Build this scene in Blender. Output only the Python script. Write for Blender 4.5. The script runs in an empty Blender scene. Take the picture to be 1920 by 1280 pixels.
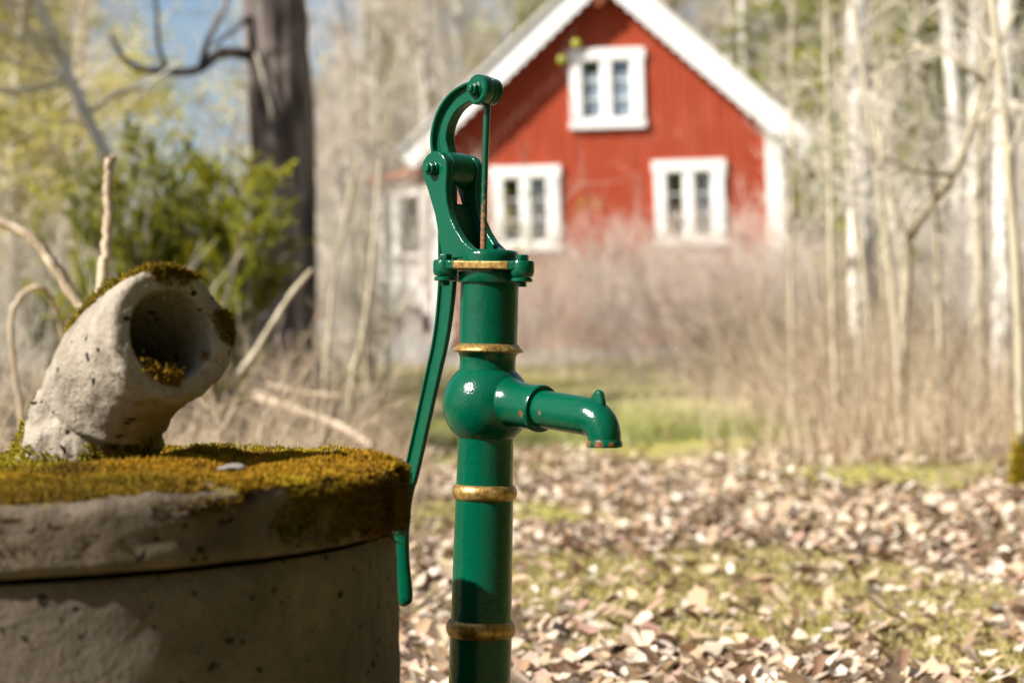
import bpy, bmesh, math, random
import numpy as np
from mathutils import Vector, Matrix, noise

random.seed(7)
rng = np.random.default_rng(11)
scene = bpy.context.scene
COL = scene.collection
R = math.radians

# ---------------------------------------------------------------- camera
CAM_Z = 0.88
cd = bpy.data.cameras.new('camera')
cd.sensor_width = 36.0
cd.lens = 65.6
cd.clip_start = 0.05
cd.clip_end = 600.0
cd.dof.use_dof = True
cd.dof.focus_distance = 3.11
cd.dof.aperture_fstop = 3.0
cd.dof.aperture_blades = 9
cam = bpy.data.objects.new('camera', cd)
COL.objects.link(cam)
cam.matrix_world = Matrix.Translation((0, 0, CAM_Z)) @ Matrix.Rotation(R(90.25), 4, 'X') @ Matrix.Rotation(R(-1.7), 4, 'Z')
scene.camera = cam

# ---------------------------------------------------------------- sky and sun
SUN_AZ, SUN_EL = 60.0, 41.0            # degrees to the left of the camera's back, height
sdir = Vector((-math.cos(R(SUN_EL)) * math.sin(R(SUN_AZ)), -math.cos(R(SUN_EL)) * math.cos(R(SUN_AZ)), math.sin(R(SUN_EL))))
world = bpy.data.worlds.new('World')
scene.world = world
world.use_nodes = True
wn = world.node_tree
bg = wn.nodes['Background']
sky = wn.nodes.new('ShaderNodeTexSky')
sky.sky_type = 'NISHITA'
sky.sun_disc = False
sky.sun_elevation = R(SUN_EL)
sky.sun_rotation = R(180 + SUN_AZ)
sky.air_density = 1.0
sky.dust_density = 1.6
wn.links.new(sky.outputs[0], bg.inputs[0])
bg.inputs[1].default_value = 0.06
sl = bpy.data.lights.new('sun', 'SUN')
sl.energy = 5.0
sl.angle = R(0.53)
sl.color = (1.0, 0.96, 0.89)
sun = bpy.data.objects.new('sun', sl)
COL.objects.link(sun)
sun.rotation_euler = sdir.to_track_quat('Z', 'Y').to_euler()
sun.location = sdir * 60

vs = scene.view_settings
vs.view_transform = 'Standard'
vs.look = 'None'
vs.gamma = 1.0
vs.exposure = 1.2
scene.cycles.use_denoising = True
scene.cycles.max_bounces = 6
scene.cycles.transparent_max_bounces = 8

# ---------------------------------------------------------------- materials
def mat(name):
    m = bpy.data.materials.new(name)
    m.use_nodes = True
    nt = m.node_tree
    return m, nt, nt.nodes['Principled BSDF']

def N(nt, kind, **kw):
    n = nt.nodes.new(kind)
    for k, v in kw.items():
        if k in n.inputs:
            n.inputs[k].default_value = v
        else:
            setattr(n, k, v)
    return n

def coords(nt, out='Object', scale=None):
    tc = N(nt, 'ShaderNodeTexCoord')
    if scale is None:
        return tc.outputs[out]
    mp = N(nt, 'ShaderNodeMapping')
    mp.inputs['Scale'].default_value = scale
    nt.links.new(tc.outputs[out], mp.inputs[0])
    return mp.outputs[0]

def ramp(nt, fac, stops):
    r = N(nt, 'ShaderNodeValToRGB')
    e = r.color_ramp.elements
    while len(e) < len(stops):
        e.new(0.5)
    for el, (p, c) in zip(e, stops):
        el.position = p
        el.color = (*c, 1) if len(c) == 3 else c
    nt.links.new(fac, r.inputs[0])
    return r.outputs[0]

def noise_tex(nt, vec, scale, detail=4, rough=0.55, dist=0.0):
    n = N(nt, 'ShaderNodeTexNoise')
    n.inputs['Scale'].default_value = scale
    n.inputs['Detail'].default_value = detail
    n.inputs['Roughness'].default_value = rough
    n.inputs['Distortion'].default_value = dist
    nt.links.new(vec, n.inputs['Vector'])
    return n.outputs[0]

def mixc(nt, fac, a, b, mode='MIX'):
    m = N(nt, 'ShaderNodeMix', data_type='RGBA', blend_type=mode)
    for sock, v in ((0, fac), (6, a), (7, b)):
        if hasattr(v, 'links') or hasattr(v, 'is_output'):
            nt.links.new(v, m.inputs[sock])
        else:
            m.inputs[sock].default_value = v if sock == 0 else (*v, 1)
    return m.outputs[2]

def bump(nt, bsdf, h, strength=0.3, dist=0.01, prev=None):
    b = N(nt, 'ShaderNodeBump')
    b.inputs['Strength'].default_value = strength
    b.inputs['Distance'].default_value = dist
    nt.links.new(h, b.inputs['Height'])
    if prev:
        nt.links.new(prev, b.inputs['Normal'])
    if bsdf:
        nt.links.new(b.outputs[0], bsdf.inputs['Normal'])
    return b.outputs[0]

def math_node(nt, op, a, b=0.0, clamp=False):
    m = N(nt, 'ShaderNodeMath', operation=op, use_clamp=clamp)
    for i, v in enumerate((a, b)):
        if hasattr(v, 'is_output'):
            nt.links.new(v, m.inputs[i])
        else:
            m.inputs[i].default_value = v
    return m.outputs[0]

def simple(name, col, rough=0.7, var=0.25, scale=6.0, metallic=0.0, bmp=0.0, bscale=60, bdist=0.004, stretch=(1, 1, 1)):
    m, nt, b = mat(name)
    v = coords(nt, 'Object', stretch)
    f = noise_tex(nt, v, scale, 5, 0.6)
    lo = tuple(c * (1 - var) for c in col)
    hi = tuple(min(1, c * (1 + var)) for c in col)
    nt.links.new(ramp(nt, f, [(0.3, lo), (0.7, hi)]), b.inputs['Base Color'])
    b.inputs['Roughness'].default_value = rough
    b.inputs['Metallic'].default_value = metallic
    if bmp:
        bump(nt, b, noise_tex(nt, v, bscale, 3), bmp, bdist)
    return m

def make_paint(name, rust_all=False):
    m, nt, b = mat(name)
    v = coords(nt)
    f = noise_tex(nt, v, 7, 4)
    green = ramp(nt, f, [(0.3, (0.0002, 0.048, 0.0235)), (0.7, (0.0004, 0.062, 0.031))])
    rust = ramp(nt, noise_tex(nt, v, 420, 4), [(0.35, (0.05, 0.02, 0.012)), (0.65, (0.26, 0.085, 0.035))])
    # chips where the casting joins and round the mouth of the spout (pump's own coordinates)
    spots = [((0.120, -0.040, 0.779), 0.015), ((0.118, -0.038, 0.772), 0.008), ((0.157, -0.031, 0.783), 0.0075), ((0.262, -0.026, 0.7375), 0.016), ((0.285, -0.027, 0.7385), 0.017), ((0.300, -0.012, 0.738), 0.012)]
    tot = None
    for p, r in spots:
        d = N(nt, 'ShaderNodeVectorMath', operation='DISTANCE')
        nt.links.new(v, d.inputs[0])
        d.inputs[1].default_value = p
        s = math_node(nt, 'SUBTRACT', 1.0, math_node(nt, 'DIVIDE', d.outputs['Value'], r), True)
        tot = s if tot is None else math_node(nt, 'MAXIMUM', tot, s)
    fine = noise_tex(nt, v, 330, 6, 0.75)
    mk = math_node(nt, 'ADD', math_node(nt, 'MULTIPLY', tot, 0.55), fine)
    mk = ramp(nt, mk, [(0.80, (0, 0, 0)), (0.86, (1, 1, 1))])
    nt.links.new(mixc(nt, mk, green, rust), b.inputs['Base Color'])
    nt.links.new(ramp(nt, math_node(nt, 'ADD', mk, math_node(nt, 'MULTIPLY', noise_tex(nt, v, 90, 3), 0.12)), [(0.0, (0.12, 0.12, 0.12)), (1.0, (0.75, 0.75, 0.75))]), b.inputs['Roughness'])
    b.inputs['IOR'].default_value = 1.5
    b.inputs['Specular IOR Level'].default_value = 0.28
    h1 = noise_tex(nt, v, 320, 3, 0.5)
    h2 = noise_tex(nt, v, 60, 2, 0.5)
    n1 = bump(nt, None, h1, 0.22, 0.0024)
    bump(nt, b, h2, 0.22, 0.005, n1)
    return m

M_GREEN = make_paint('green_gloss_paint')

def make_gold():
    m, nt, b = mat('gold_paint')
    v = coords(nt)
    f = noise_tex(nt, v, 70, 6, 0.7)
    nt.links.new(ramp(nt, f, [(0.32, (0.09, 0.045, 0.012)), (0.5, (0.34, 0.20, 0.055)), (0.72, (0.55, 0.38, 0.15))]), b.inputs['Base Color'])
    b.inputs['Metallic'].default_value = 0.65
    b.inputs['Roughness'].default_value = 0.38
    bump(nt, b, noise_tex(nt, v, 240, 3), 0.3, 0.002)
    return m
M_GOLD = make_gold()

def make_rod():
    m, nt, b = mat('rusty_green_rod')
    v = coords(nt)
    f = noise_tex(nt, v, 75, 5, 0.7)
    sep = N(nt, 'ShaderNodeSeparateXYZ')
    nt.links.new(v, sep.inputs[0])
    # the upper end kept its paint, wear shows lower down
    zf = math_node(nt, 'MULTIPLY', math_node(nt, 'SUBTRACT', 1.235, sep.outputs[2]), 3.0, True)
    k = math_node(nt, 'ADD', f, math_node(nt, 'SUBTRACT', zf, 0.18))
    mk = ramp(nt, k, [(0.62, (0, 0, 0)), (0.74, (1, 1, 1))])
    rust = ramp(nt, noise_tex(nt, v, 200, 4), [(0.3, (0.06, 0.02, 0.009)), (0.7, (0.25, 0.10, 0.035))])
    nt.links.new(mixc(nt, mk, (0.001, 0.045, 0.022), rust), b.inputs['Base Color'])
    nt.links.new(ramp(nt, mk, [(0, (0.22,) * 3), (1, (0.8,) * 3)]), b.inputs['Roughness'])
    bump(nt, b, noise_tex(nt, v, 300, 3), 0.3, 0.001)
    return m
M_ROD = make_rod()

def make_concrete(name, base=(0.27, 0.235, 0.19), dirt=(0.10, 0.082, 0.058), pores=True, dirt_amt=0.5):
    m, nt, b = mat(name)
    v = coords(nt)
    f = noise_tex(nt, v, 5, 6, 0.6)
    f2 = noise_tex(nt, v, 42, 5, 0.7)
    c = ramp(nt, f2, [(0.25, tuple(x * 0.72 for x in base)), (0.5, base), (0.8, tuple(min(1, x * 1.25) for x in base))])
    dm = ramp(nt, f, [(dirt_amt - 0.12, (1, 1, 1)), (dirt_amt + 0.12, (0, 0, 0))])
    dmf = math_node(nt, 'MULTIPLY', dm, 0.75)
    c = mixc(nt, dmf, c, dirt)
    streak = noise_tex(nt, coords(nt, 'Object', (9, 9, 1.2)), 3, 4)
    c = mixc(nt, math_node(nt, 'MULTIPLY', ramp(nt, streak, [(0.5, (0, 0, 0)), (0.75, (1, 1, 1))]), 0.4), c, dirt)
    h = noise_tex(nt, v, 130, 5, 0.65)
    n1 = bump(nt, None, h, 0.9, 0.006)
    n1 = bump(nt, None, f2, 0.7, 0.012, n1)
    if pores:
        vo = N(nt, 'ShaderNodeTexVoronoi', feature='F1')
        vo.inputs['Scale'].default_value = 42
        wob = N(nt, 'ShaderNodeVectorMath', operation='ADD')
        nz = N(nt, 'ShaderNodeTexNoise')
        nz.inputs['Scale'].default_value = 30
        nt.links.new(v, nz.inputs['Vector'])
        sc_ = N(nt, 'ShaderNodeVectorMath', operation='SCALE')
        sc_.inputs[3].default_value = 0.03
        nt.links.new(nz.outputs['Color'], sc_.inputs[0])
        nt.links.new(v, wob.inputs[0])
        nt.links.new(sc_.outputs[0], wob.inputs[1])
        nt.links.new(wob.outputs[0], vo.inputs['Vector'])
        sz = math_node(nt, 'MULTIPLY', noise_tex(nt, v, 30, 2), 0.62)
        pm = math_node(nt, 'SUBTRACT', math_node(nt, 'SUBTRACT', sz, 0.150), vo.outputs['Distance'])
        pm = math_node(nt, 'MULTIPLY', pm, 22.0, True)
        inv = math_node(nt, 'SUBTRACT', 1.0, pm)
        c = mixc(nt, math_node(nt, 'MULTIPLY', pm, 0.95), c, (0.010, 0.007, 0.004))
        n1 = bump(nt, None, inv, 1.0, 0.014, n1)
    nt.links.new(n1, b.inputs['Normal'])
    nt.links.new(c, b.inputs['Base Color'])
    b.inputs['Roughness'].default_value = 0.92
    b.inputs['Specular IOR Level'].default_value = 0.2
    return m

M_RING = make_concrete('weathered_concrete', (0.130, 0.104, 0.078), (0.060, 0.045, 0.031), True, 0.46)
M_LID = make_concrete('lid_concrete', (0.130, 0.100, 0.070), (0.045, 0.030, 0.017), True, 0.50)
M_PIPE = make_concrete('pipe_concrete', (0.31, 0.265, 0.21), (0.11, 0.085, 0.055), True, 0.34)

def attr_mat(name, rough=0.75, transl=0.0, spec=0.25):
    m, nt, b = mat(name)
    a = N(nt, 'ShaderNodeAttribute', attribute_name='Col')
    nt.links.new(a.outputs['Color'], b.inputs['Base Color'])
    b.inputs['Roughness'].default_value = rough
    b.inputs['Specular IOR Level'].default_value = spec
    if transl > 0:
        t = N(nt, 'ShaderNodeBsdfTranslucent')
        nt.links.new(a.outputs['Color'], t.inputs[0])
        mx = N(nt, 'ShaderNodeMixShader')
        mx.inputs[0].default_value = transl
        nt.links.new(b.outputs[0], mx.inputs[1])
        nt.links.new(t.outputs[0], mx.inputs[2])
        nt.links.new(mx.outputs[0], nt.nodes['Material Output'].inputs[0])
    return m

M_MOSS = attr_mat('moss_strands', 0.9, 0.35, 0.1)
M_LEAF = attr_mat('dry_leaf', 0.6, 0.25, 0.35)
M_GRASS = attr_mat('grass_blades', 0.7, 0.3, 0.2)
M_FOLIAGE = attr_mat('foliage', 0.6, 0.35, 0.2)

def leaf_solid(name, col):
    m, nt, b = mat(name)
    f = noise_tex(nt, coords(nt), 40, 4)
    nt.links.new(ramp(nt, f, [(0.3, tuple(c * 0.75 for c in col)), (0.7, tuple(min(1, c * 1.2) for c in col))]), b.inputs['Base Color'])
    b.inputs['Roughness'].default_value = 0.55
    return m
LEAF_MATS = [leaf_solid('dry_leaf_pale', (0.46, 0.35, 0.26)), leaf_solid('dry_leaf_tan', (0.34, 0.23, 0.145)), leaf_solid('dry_leaf_brown', (0.16, 0.085, 0.05)), leaf_solid('dry_leaf_rosy', (0.34, 0.20, 0.15)), leaf_solid('dry_leaf_silver', (0.52, 0.44, 0.37))]

M_MOSSBED = simple('moss_bed', (0.085, 0.058, 0.010), 0.95, 0.5, 30, bmp=0.6, bscale=200, bdist=0.006)

def make_bark(name, a, b_, scale=5, stretch=(1, 1, 0.18), bmp=0.7, lenticel=False):
    m, nt, b = mat(name)
    v = coords(nt, 'Object', stretch)
    f = noise_tex(nt, v, scale, 6, 0.65, 0.4)
    c = ramp(nt, f, [(0.36, a), (0.62, b_)])
    if lenticel:
        v2 = coords(nt, 'Object', (2.5, 2.5, 14))
        k = noise_tex(nt, v2, 1.3, 4)
        c = mixc(nt, math_node(nt, 'MULTIPLY', ramp(nt, k, [(0.58, (0, 0, 0)), (0.68, (1, 1, 1))]), 0.7), c, (0.07, 0.06, 0.05))
    nt.links.new(c, b.inputs['Base Color'])
    b.inputs['Roughness'].default_value = 0.9
    b.inputs['Specular IOR Level'].default_value = 0.15
    bump(nt, b, f, bmp, 0.03)
    return m

M_BARK = make_bark('dark_furrowed_bark', (0.035, 0.027, 0.025), (0.25, 0.205, 0.185), 9, (1, 1, 0.16), 0.9)
M_BIRCH = make_bark('pale_birch_bark', (0.45, 0.41, 0.36), (0.72, 0.68, 0.62), 6, (1, 1, 0.5), 0.3, True)
M_GREYBARK = make_bark('grey_bark', (0.22, 0.19, 0.15), (0.42, 0.37, 0.31), 8, (1, 1, 0.3), 0.4)
M_STEM = make_bark('pale_stem_bark', (0.27, 0.23, 0.155), (0.46, 0.40, 0.29), 12, (1, 1, 0.3), 0.3)
M_DEADWOOD = make_bark('bleached_dead_wood', (0.26, 0.19, 0.125), (0.48, 0.385, 0.28), 14, (1, 1, 0.3), 0.3)
M_TWIG = simple('bare_twigs', (0.47, 0.415, 0.345), 0.85, 0.25, 1.5)
M_TWIGPINK = simple('rosy_bare_twigs', (0.52, 0.42, 0.35), 0.85, 0.22, 1.5)
M_TWIGPALE = simple('pale_bare_twigs', (0.54, 0.48, 0.40), 0.85, 0.25, 1.5)
M_TWIGOLIVE = simple('olive_bare_twigs', (0.33, 0.30, 0.16), 0.85, 0.25, 1.5)

M_TWIGDARK = simple('brown_bare_twigs', (0.27, 0.215, 0.165), 0.85, 0.3, 1.5)

def make_ground():
    m, nt, b = mat('woodland_ground')
    v = coords(nt)
    f = noise_tex(nt, v, 0.55, 6, 0.6)
    g = noise_tex(nt, v, 9, 5, 0.7)
    soil = ramp(nt, g, [(0.3, (0.10, 0.07, 0.045)), (0.7, (0.30, 0.22, 0.15))])
    mossy = ramp(nt, noise_tex(nt, v, 14, 5, 0.7), [(0.3, (0.10, 0.105, 0.02)), (0.55, (0.30, 0.27, 0.075)), (0.8, (0.46, 0.40, 0.18))])
    c = mixc(nt, ramp(nt, f, [(0.44, (0, 0, 0)), (0.54, (1, 1, 1))]), soil, mossy)
    nt.links.new(c, b.inputs['Base Color'])
    b.inputs['Roughness'].default_value = 0.95
    b.inputs['Specular IOR Level'].default_value = 0.1
    bump(nt, b, g, 0.8, 0.03)
    return m
M_GROUND = make_ground()

def make_red():
    m, nt, b = mat('falu_red_paint')
    v = coords(nt, 'Object', (14, 14, 0.7))
    f = noise_tex(nt, v, 1.6, 5, 0.6)
    big = noise_tex(nt, coords(nt, 'Object', (1.2, 1.2, 0.5)), 1.4, 4)
    c = ramp(nt, f, [(0.25, (0.23, 0.036, 0.018)), (0.55, (0.36, 0.064, 0.031)), (0.85, (0.45, 0.115, 0.065))])
    c = mixc(nt, math_node(nt, 'MULTIPLY', ramp(nt, big, [(0.55, (0, 0, 0)), (0.75, (1, 1, 1))]), 0.4), c, (0.44, 0.13, 0.09))
    nt.links.new(c, b.inputs['Base Color'])
    b.inputs['Roughness'].default_value = 0.95
    b.inputs['Specular IOR Level'].default_value = 0.1
    bump(nt, b, f, 0.4, 0.01)
    return m
M_RED = make_red()
M_WHITE = simple('white_paint', (0.80, 0.79, 0.77), 0.6, 0.05, 5, bmp=0.2, bscale=40)
M_OLDWHITE = simple('weathered_white_paint', (0.74, 0.73, 0.70), 0.7, 0.10, 4, bmp=0.2, bscale=30)
M_TILE = simple('red_clay_tile', (0.42, 0.14, 0.08), 0.9, 0.25, 5, bmp=0.4, bscale=30)
M_PLINTH = simple('grey_plinth', (0.32, 0.30, 0.28), 0.95, 0.2, 5, bmp=0.4, bscale=20)
M_CURTAIN = simple('white_curtain', (0.72, 0.73, 0.76), 0.9, 0.06, 4)
M_DARK = simple('dark_interior', (0.05, 0.05, 0.055), 0.9, 0.2, 3)
M_STONE = simple('grey_stone', (0.15, 0.135, 0.12), 0.9, 0.2, 60, bmp=0.4, bscale=200, bdist=0.002)
M_CUSHION = simple('faded_red_cloth', (0.45, 0.11, 0.08), 0.9, 0.15, 4)

def make_glass():
    m, nt, b = mat('window_glass')
    g = N(nt, 'ShaderNodeBsdfGlossy')
    g.inputs['Roughness'].default_value = 0.03
    t = N(nt, 'ShaderNodeBsdfTransparent')
    t.inputs[0].default_value = (0.86, 0.9, 0.93, 1)
    mx = N(nt, 'ShaderNodeMixShader')
    mx.inputs[0].default_value = 0.16
    nt.links.new(t.outputs[0], mx.inputs[1])
    nt.links.new(g.outputs[0], mx.inputs[2])
    nt.links.new(mx.outputs[0], nt.nodes['Material Output'].inputs[0])
    nt.nodes.remove(b)
    return m
M_GLASS = make_glass()

# ---------------------------------------------------------------- mesh helpers
def link(name, me, material=None, parent=None, smooth=True, angle=40):
    o = bpy.data.objects.new(name, me)
    COL.objects.link(o)
    if material is not None and not me.materials:
        me.materials.append(material)
    if smooth:
        me.polygons.foreach_set('use_smooth', [True] * len(me.polygons))
        if angle:
            me.set_sharp_from_angle(angle=R(angle))
    if parent is not None:
        o.parent = parent
    return o

def tag(o, label=None, cat=None, group=None, kind=None):
    if label: o['label'] = label
    if cat: o['category'] = cat
    if group: o['group'] = group
    if kind: o['kind'] = kind
    return o

def empty(name, loc=(0, 0, 0), rz=0.0):
    o = bpy.data.objects.new(name, None)
    COL.objects.link(o)
    o.location = loc
    o.rotation_euler = (0, 0, rz)
    o.empty_display_size = 0.1
    return o

def copy_tree(o, parent=None):
    c = o.copy()
    COL.objects.link(c)
    c.parent = parent
    for ch in [x for x in o.children]:
        copy_tree(ch, c)
    return c

class MB:
    def __init__(s):
        s.v, s.f = [], []
    def add(s, v, f):
        n = len(s.v)
        s.v += [tuple(p) for p in v]
        s.f += [tuple(i + n for i in q) for q in f]
        return s
    def box(s, x0, x1, y0, y1, z0, z1):
        v = [(x, y, z) for z in (z0, z1) for y in (y0, y1) for x in (x0, x1)]
        return s.add(v, [(0, 2, 3, 1), (4, 5, 7, 6), (0, 1, 5, 4), (2, 6, 7, 3), (0, 4, 6, 2), (1, 3, 7, 5)])
    def prism(s, poly, h0, h1, axes='xz'):
        """poly in a plane, extruded along the third axis from h0 to h1"""
        n = len(poly)
        def P(a, b, h):
            return {'xz': (a, h, b), 'xy': (a, b, h), 'yz': (h, a, b)}[axes]
        v = [P(a, b, h0) for a, b in poly] + [P(a, b, h1) for a, b in poly]
        f = [tuple(range(n)), tuple(range(2 * n - 1, n - 1, -1))]
        f += [(i, n + i, n + (i + 1) % n, (i + 1) % n) for i in range(n)]
        return s.add(v, f)
    def lathe(s, prof, seg=64, axis='z', c=(0, 0, 0), caps=True):
        v, f = [], []
        for (r, h) in prof:
            for k in range(seg):
                a = 2 * math.pi * k / seg
                p = (r * math.cos(a), r * math.sin(a), h)
                if axis == 'y': p = (p[0], p[2], p[1])
                if axis == 'x': p = (p[2], p[0], p[1])
                v.append((p[0] + c[0], p[1] + c[1], p[2] + c[2]))
        for i in range(len(prof) - 1):
            for k in range(seg):
                k2 = (k + 1) % seg
                f.append((i * seg + k, i * seg + k2, (i + 1) * seg + k2, (i + 1) * seg + k))
        if caps:
            f.append(tuple(range(seg - 1, -1, -1)))
            b = (len(prof) - 1) * seg
            f.append(tuple(b + k for k in range(seg)))
        return s.add(v, f)
    def tube(s, pts, rad, sides=8, cap=True):
        pts = [Vector(p) for p in pts]
        n = len(pts)
        rad = list(rad) if hasattr(rad, '__len__') else [rad] * n
        v, f = [], []
        ref = None
        for i, p in enumerate(pts):
            t = (pts[min(i + 1, n - 1)] - pts[max(i - 1, 0)]).normalized()
            if ref is None:
                ref = t.orthogonal().normalized()
            ref = (ref - t * ref.dot(t)).normalized()
            b = t.cross(ref)
            for k in range(sides):
                a = 2 * math.pi * k / sides
                v.append(p + (ref * math.cos(a) + b * math.sin(a)) * rad[i])
        for i in range(n - 1):
            for k in range(sides):
                k2 = (k + 1) % sides
                f.append((i * sides + k, i * sides + k2, (i + 1) * sides + k2, (i + 1) * sides + k))
        if cap:
            f.append(tuple(range(sides - 1, -1, -1)))
            f.append(tuple((n - 1) * sides + k for k in range(sides)))
        return s.add(v, f)
    def sweep_xz(s, path, section):
        """path [(x, z, scale)] in the xz plane; section [(n, y)] scaled in n and y"""
        n, m = len(path), len(section)
        v, f = [], []
        for i, p in enumerate(path):
            a, b = path[max(i - 1, 0)], path[min(i + 1, n - 1)]
            tx, tz = b[0] - a[0], b[1] - a[1]
            l = math.hypot(tx, tz)
            nx, nz = -tz / l, tx / l
            for (u, y) in section:
                v.append((p[0] + nx * u * p[2], y * (p[3] if len(p) > 3 else p[2]), p[1] + nz * u * p[2]))
        for i in range(n - 1):
            for k in range(m):
                k2 = (k + 1) % m
                f.append((i * m + k, i * m + k2, (i + 1) * m + k2, (i + 1) * m + k))
        f.append(tuple(range(m - 1, -1, -1)))
        f.append(tuple((n - 1) * m + k for k in range(m)))
        return s.add(v, f)
    def mesh(s, name='mesh'):
        me = bpy.data.meshes.new(name)
        me.from_pydata([tuple(p) for p in s.v], [], s.f)
        bm = bmesh.new()
        bm.from_mesh(me)
        bmesh.ops.recalc_face_normals(bm, faces=bm.faces)
        bm.to_mesh(me)
        bm.free()
        return me
    def obj(s, name, material, parent=None, smooth=True, bevel=0.0, seg=2, angle=40):
        o = link(name, s.mesh(name), material, parent, smooth, angle)
        if bevel:
            b = o.modifiers.new('bevel', 'BEVEL')
            b.width = bevel
            b.segments = seg
            b.limit_method = 'ANGLE'
            b.angle_limit = R(35)
            b.harden_normals = False
        return o

def fast_mesh(name, V, F, col=None):
    """V (n,3), F (m,k) one polygon size"""
    V = np.asarray(V, dtype=np.float32)
    F = np.asarray(F, dtype=np.int32)
    me = bpy.data.meshes.new(name)
    me.vertices.add(len(V))
    me.vertices.foreach_set('co', V.ravel())
    m, k = F.shape
    me.loops.add(m * k)
    me.loops.foreach_set('vertex_index', F.ravel())
    me.polygons.add(m)
    me.polygons.foreach_set('loop_start', np.arange(0, m * k, k, dtype=np.int32))
    me.update(calc_edges=True)
    if col is not None:
        a = me.color_attributes.new('Col', 'FLOAT_COLOR', 'POINT')
        c = np.ones((len(V), 4), dtype=np.float32)
        c[:, :3] = col
        a.data.foreach_set('color', c.ravel())
    return me

def unit(a):
    return a / (np.linalg.norm(a, axis=-1, keepdims=True) + 1e-9)

def ground_z(x, y):
    x = np.asarray(x, dtype=float)
    y = np.asarray(y, dtype=float)
    t = np.clip((y - 4.0) / 23.0, 0, 1)
    z = 0.64 * (0.6 * t + 0.4 * t * t * (3 - 2 * t))
    w = np.clip((y - 4.2) / 2.0, 0, 1)
    z = z + w * (0.025 * np.sin(1.3 * x + 0.4 * y) + 0.02 * np.sin(2.7 * y - 1.1 * x + 1.0) + 0.012 * np.sin(4.1 * x + 3.3 * y))
    return z

# vectorised branching --------------------------------------------------------
def grow(P0, D, L, k, jit, up, r):
    """N curved branches: returns (N,k+1,3)"""
    n = len(P0)
    pts = np.zeros((n, k + 1, 3))
    pts[:, 0] = P0
    d = unit(D)
    for i in range(k):
        d = unit(d + r.normal(0, jit, (n, 3)) + np.array([0, 0, up]))
        pts[:, i + 1] = pts[:, i] + d * (L[:, None] / k)
    return pts

def tubes(pts, r0, r1, sides=3):
    n, k1, _ = pts.shape
    t = np.empty_like(pts)
    t[:, 1:-1] = pts[:, 2:] - pts[:, :-2]
    t[:, 0] = pts[:, 1] - pts[:, 0]
    t[:, -1] = pts[:, -1] - pts[:, -2]
    t = unit(t)
    ref = np.where(np.abs(t[:, :1, 2:3]) > 0.8, np.array([[[1.0, 0.1, 0]]]), np.array([[[0, 0.1, 1.0]]]))
    a = unit(np.cross(t, np.broadcast_to(ref, t.shape)))
    b = np.cross(t, a)
    rad = r0[:, None] + (r1 - r0)[:, None] * np.linspace(0, 1, k1)[None, :]
    ang = np.arange(sides) * 2 * np.pi / sides
    V = pts[:, :, None, :] + rad[:, :, None, None] * (a[:, :, None, :] * np.cos(ang)[None, None, :, None] + b[:, :, None, :] * np.sin(ang)[None, None, :, None])
    base = (np.arange(n) * k1 * sides)[:, None, None]
    i = (np.arange(k1 - 1) * sides)[None, :, None]
    k = np.arange(sides)[None, None, :]
    k2 = (k + 1) % sides
    F = np.stack([base + i + k, base + i + k2, base + i + sides + k2, base + i + sides + k], -1).reshape(-1, 4)
    return V.reshape(-1, 3), F

def kids(pts, n_each, tmin, tmax, ang, r):
    """child starts and directions along the parents"""
    n, k1, _ = pts.shape
    par = np.repeat(np.arange(n), n_each)
    t = r.uniform(tmin, tmax, len(par)) * (k1 - 1)
    i = np.minimum(t.astype(int), k1 - 2)
    fr = (t - i)[:, None]
    P = pts[par, i] * (1 - fr) + pts[par, i + 1] * fr
    d = unit(pts[par, i + 1] - pts[par, i])
    side = unit(np.cross(d, r.normal(0, 1, d.shape)))
    a = np.radians(r.uniform(ang * 0.6, ang * 1.3, len(par)))[:, None]
    return par, t / (k1 - 1), P, unit(d * np.cos(a) + side * np.sin(a))

def join(parts):
    Vs, Fs, o = [], [], 0
    for V, F in parts:
        Vs.append(V); Fs.append(F + o); o += len(V)
    return np.concatenate(Vs), np.concatenate(Fs)

def leaf_quads(P, size, r, droop=0.0):
    n = len(P)
    a = unit(r.normal(0, 1, (n, 3)) + np.array([0, 0, droop]))
    b = unit(np.cross(a, r.normal(0, 1, (n, 3))))
    s = size * r.uniform(0.6, 1.3, (n, 1))
    V = np.stack([P, P + a * s * 0.5 + b * s * 0.34, P + a * s, P + a * s * 0.5 - b * s * 0.34], 1).reshape(-1, 3)
    F = (np.arange(n) * 4)[:, None] + np.arange(4)[None, :]
    return V, F

def varied(cols, n, r, rep, jitter=0.15):
    cols = np.array(cols)
    c = cols[r.integers(0, len(cols), n)] * r.uniform(1 - jitter, 1 + jitter, (n, 1))
    return np.repeat(np.clip(c, 0, 1), rep, axis=0)

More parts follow.
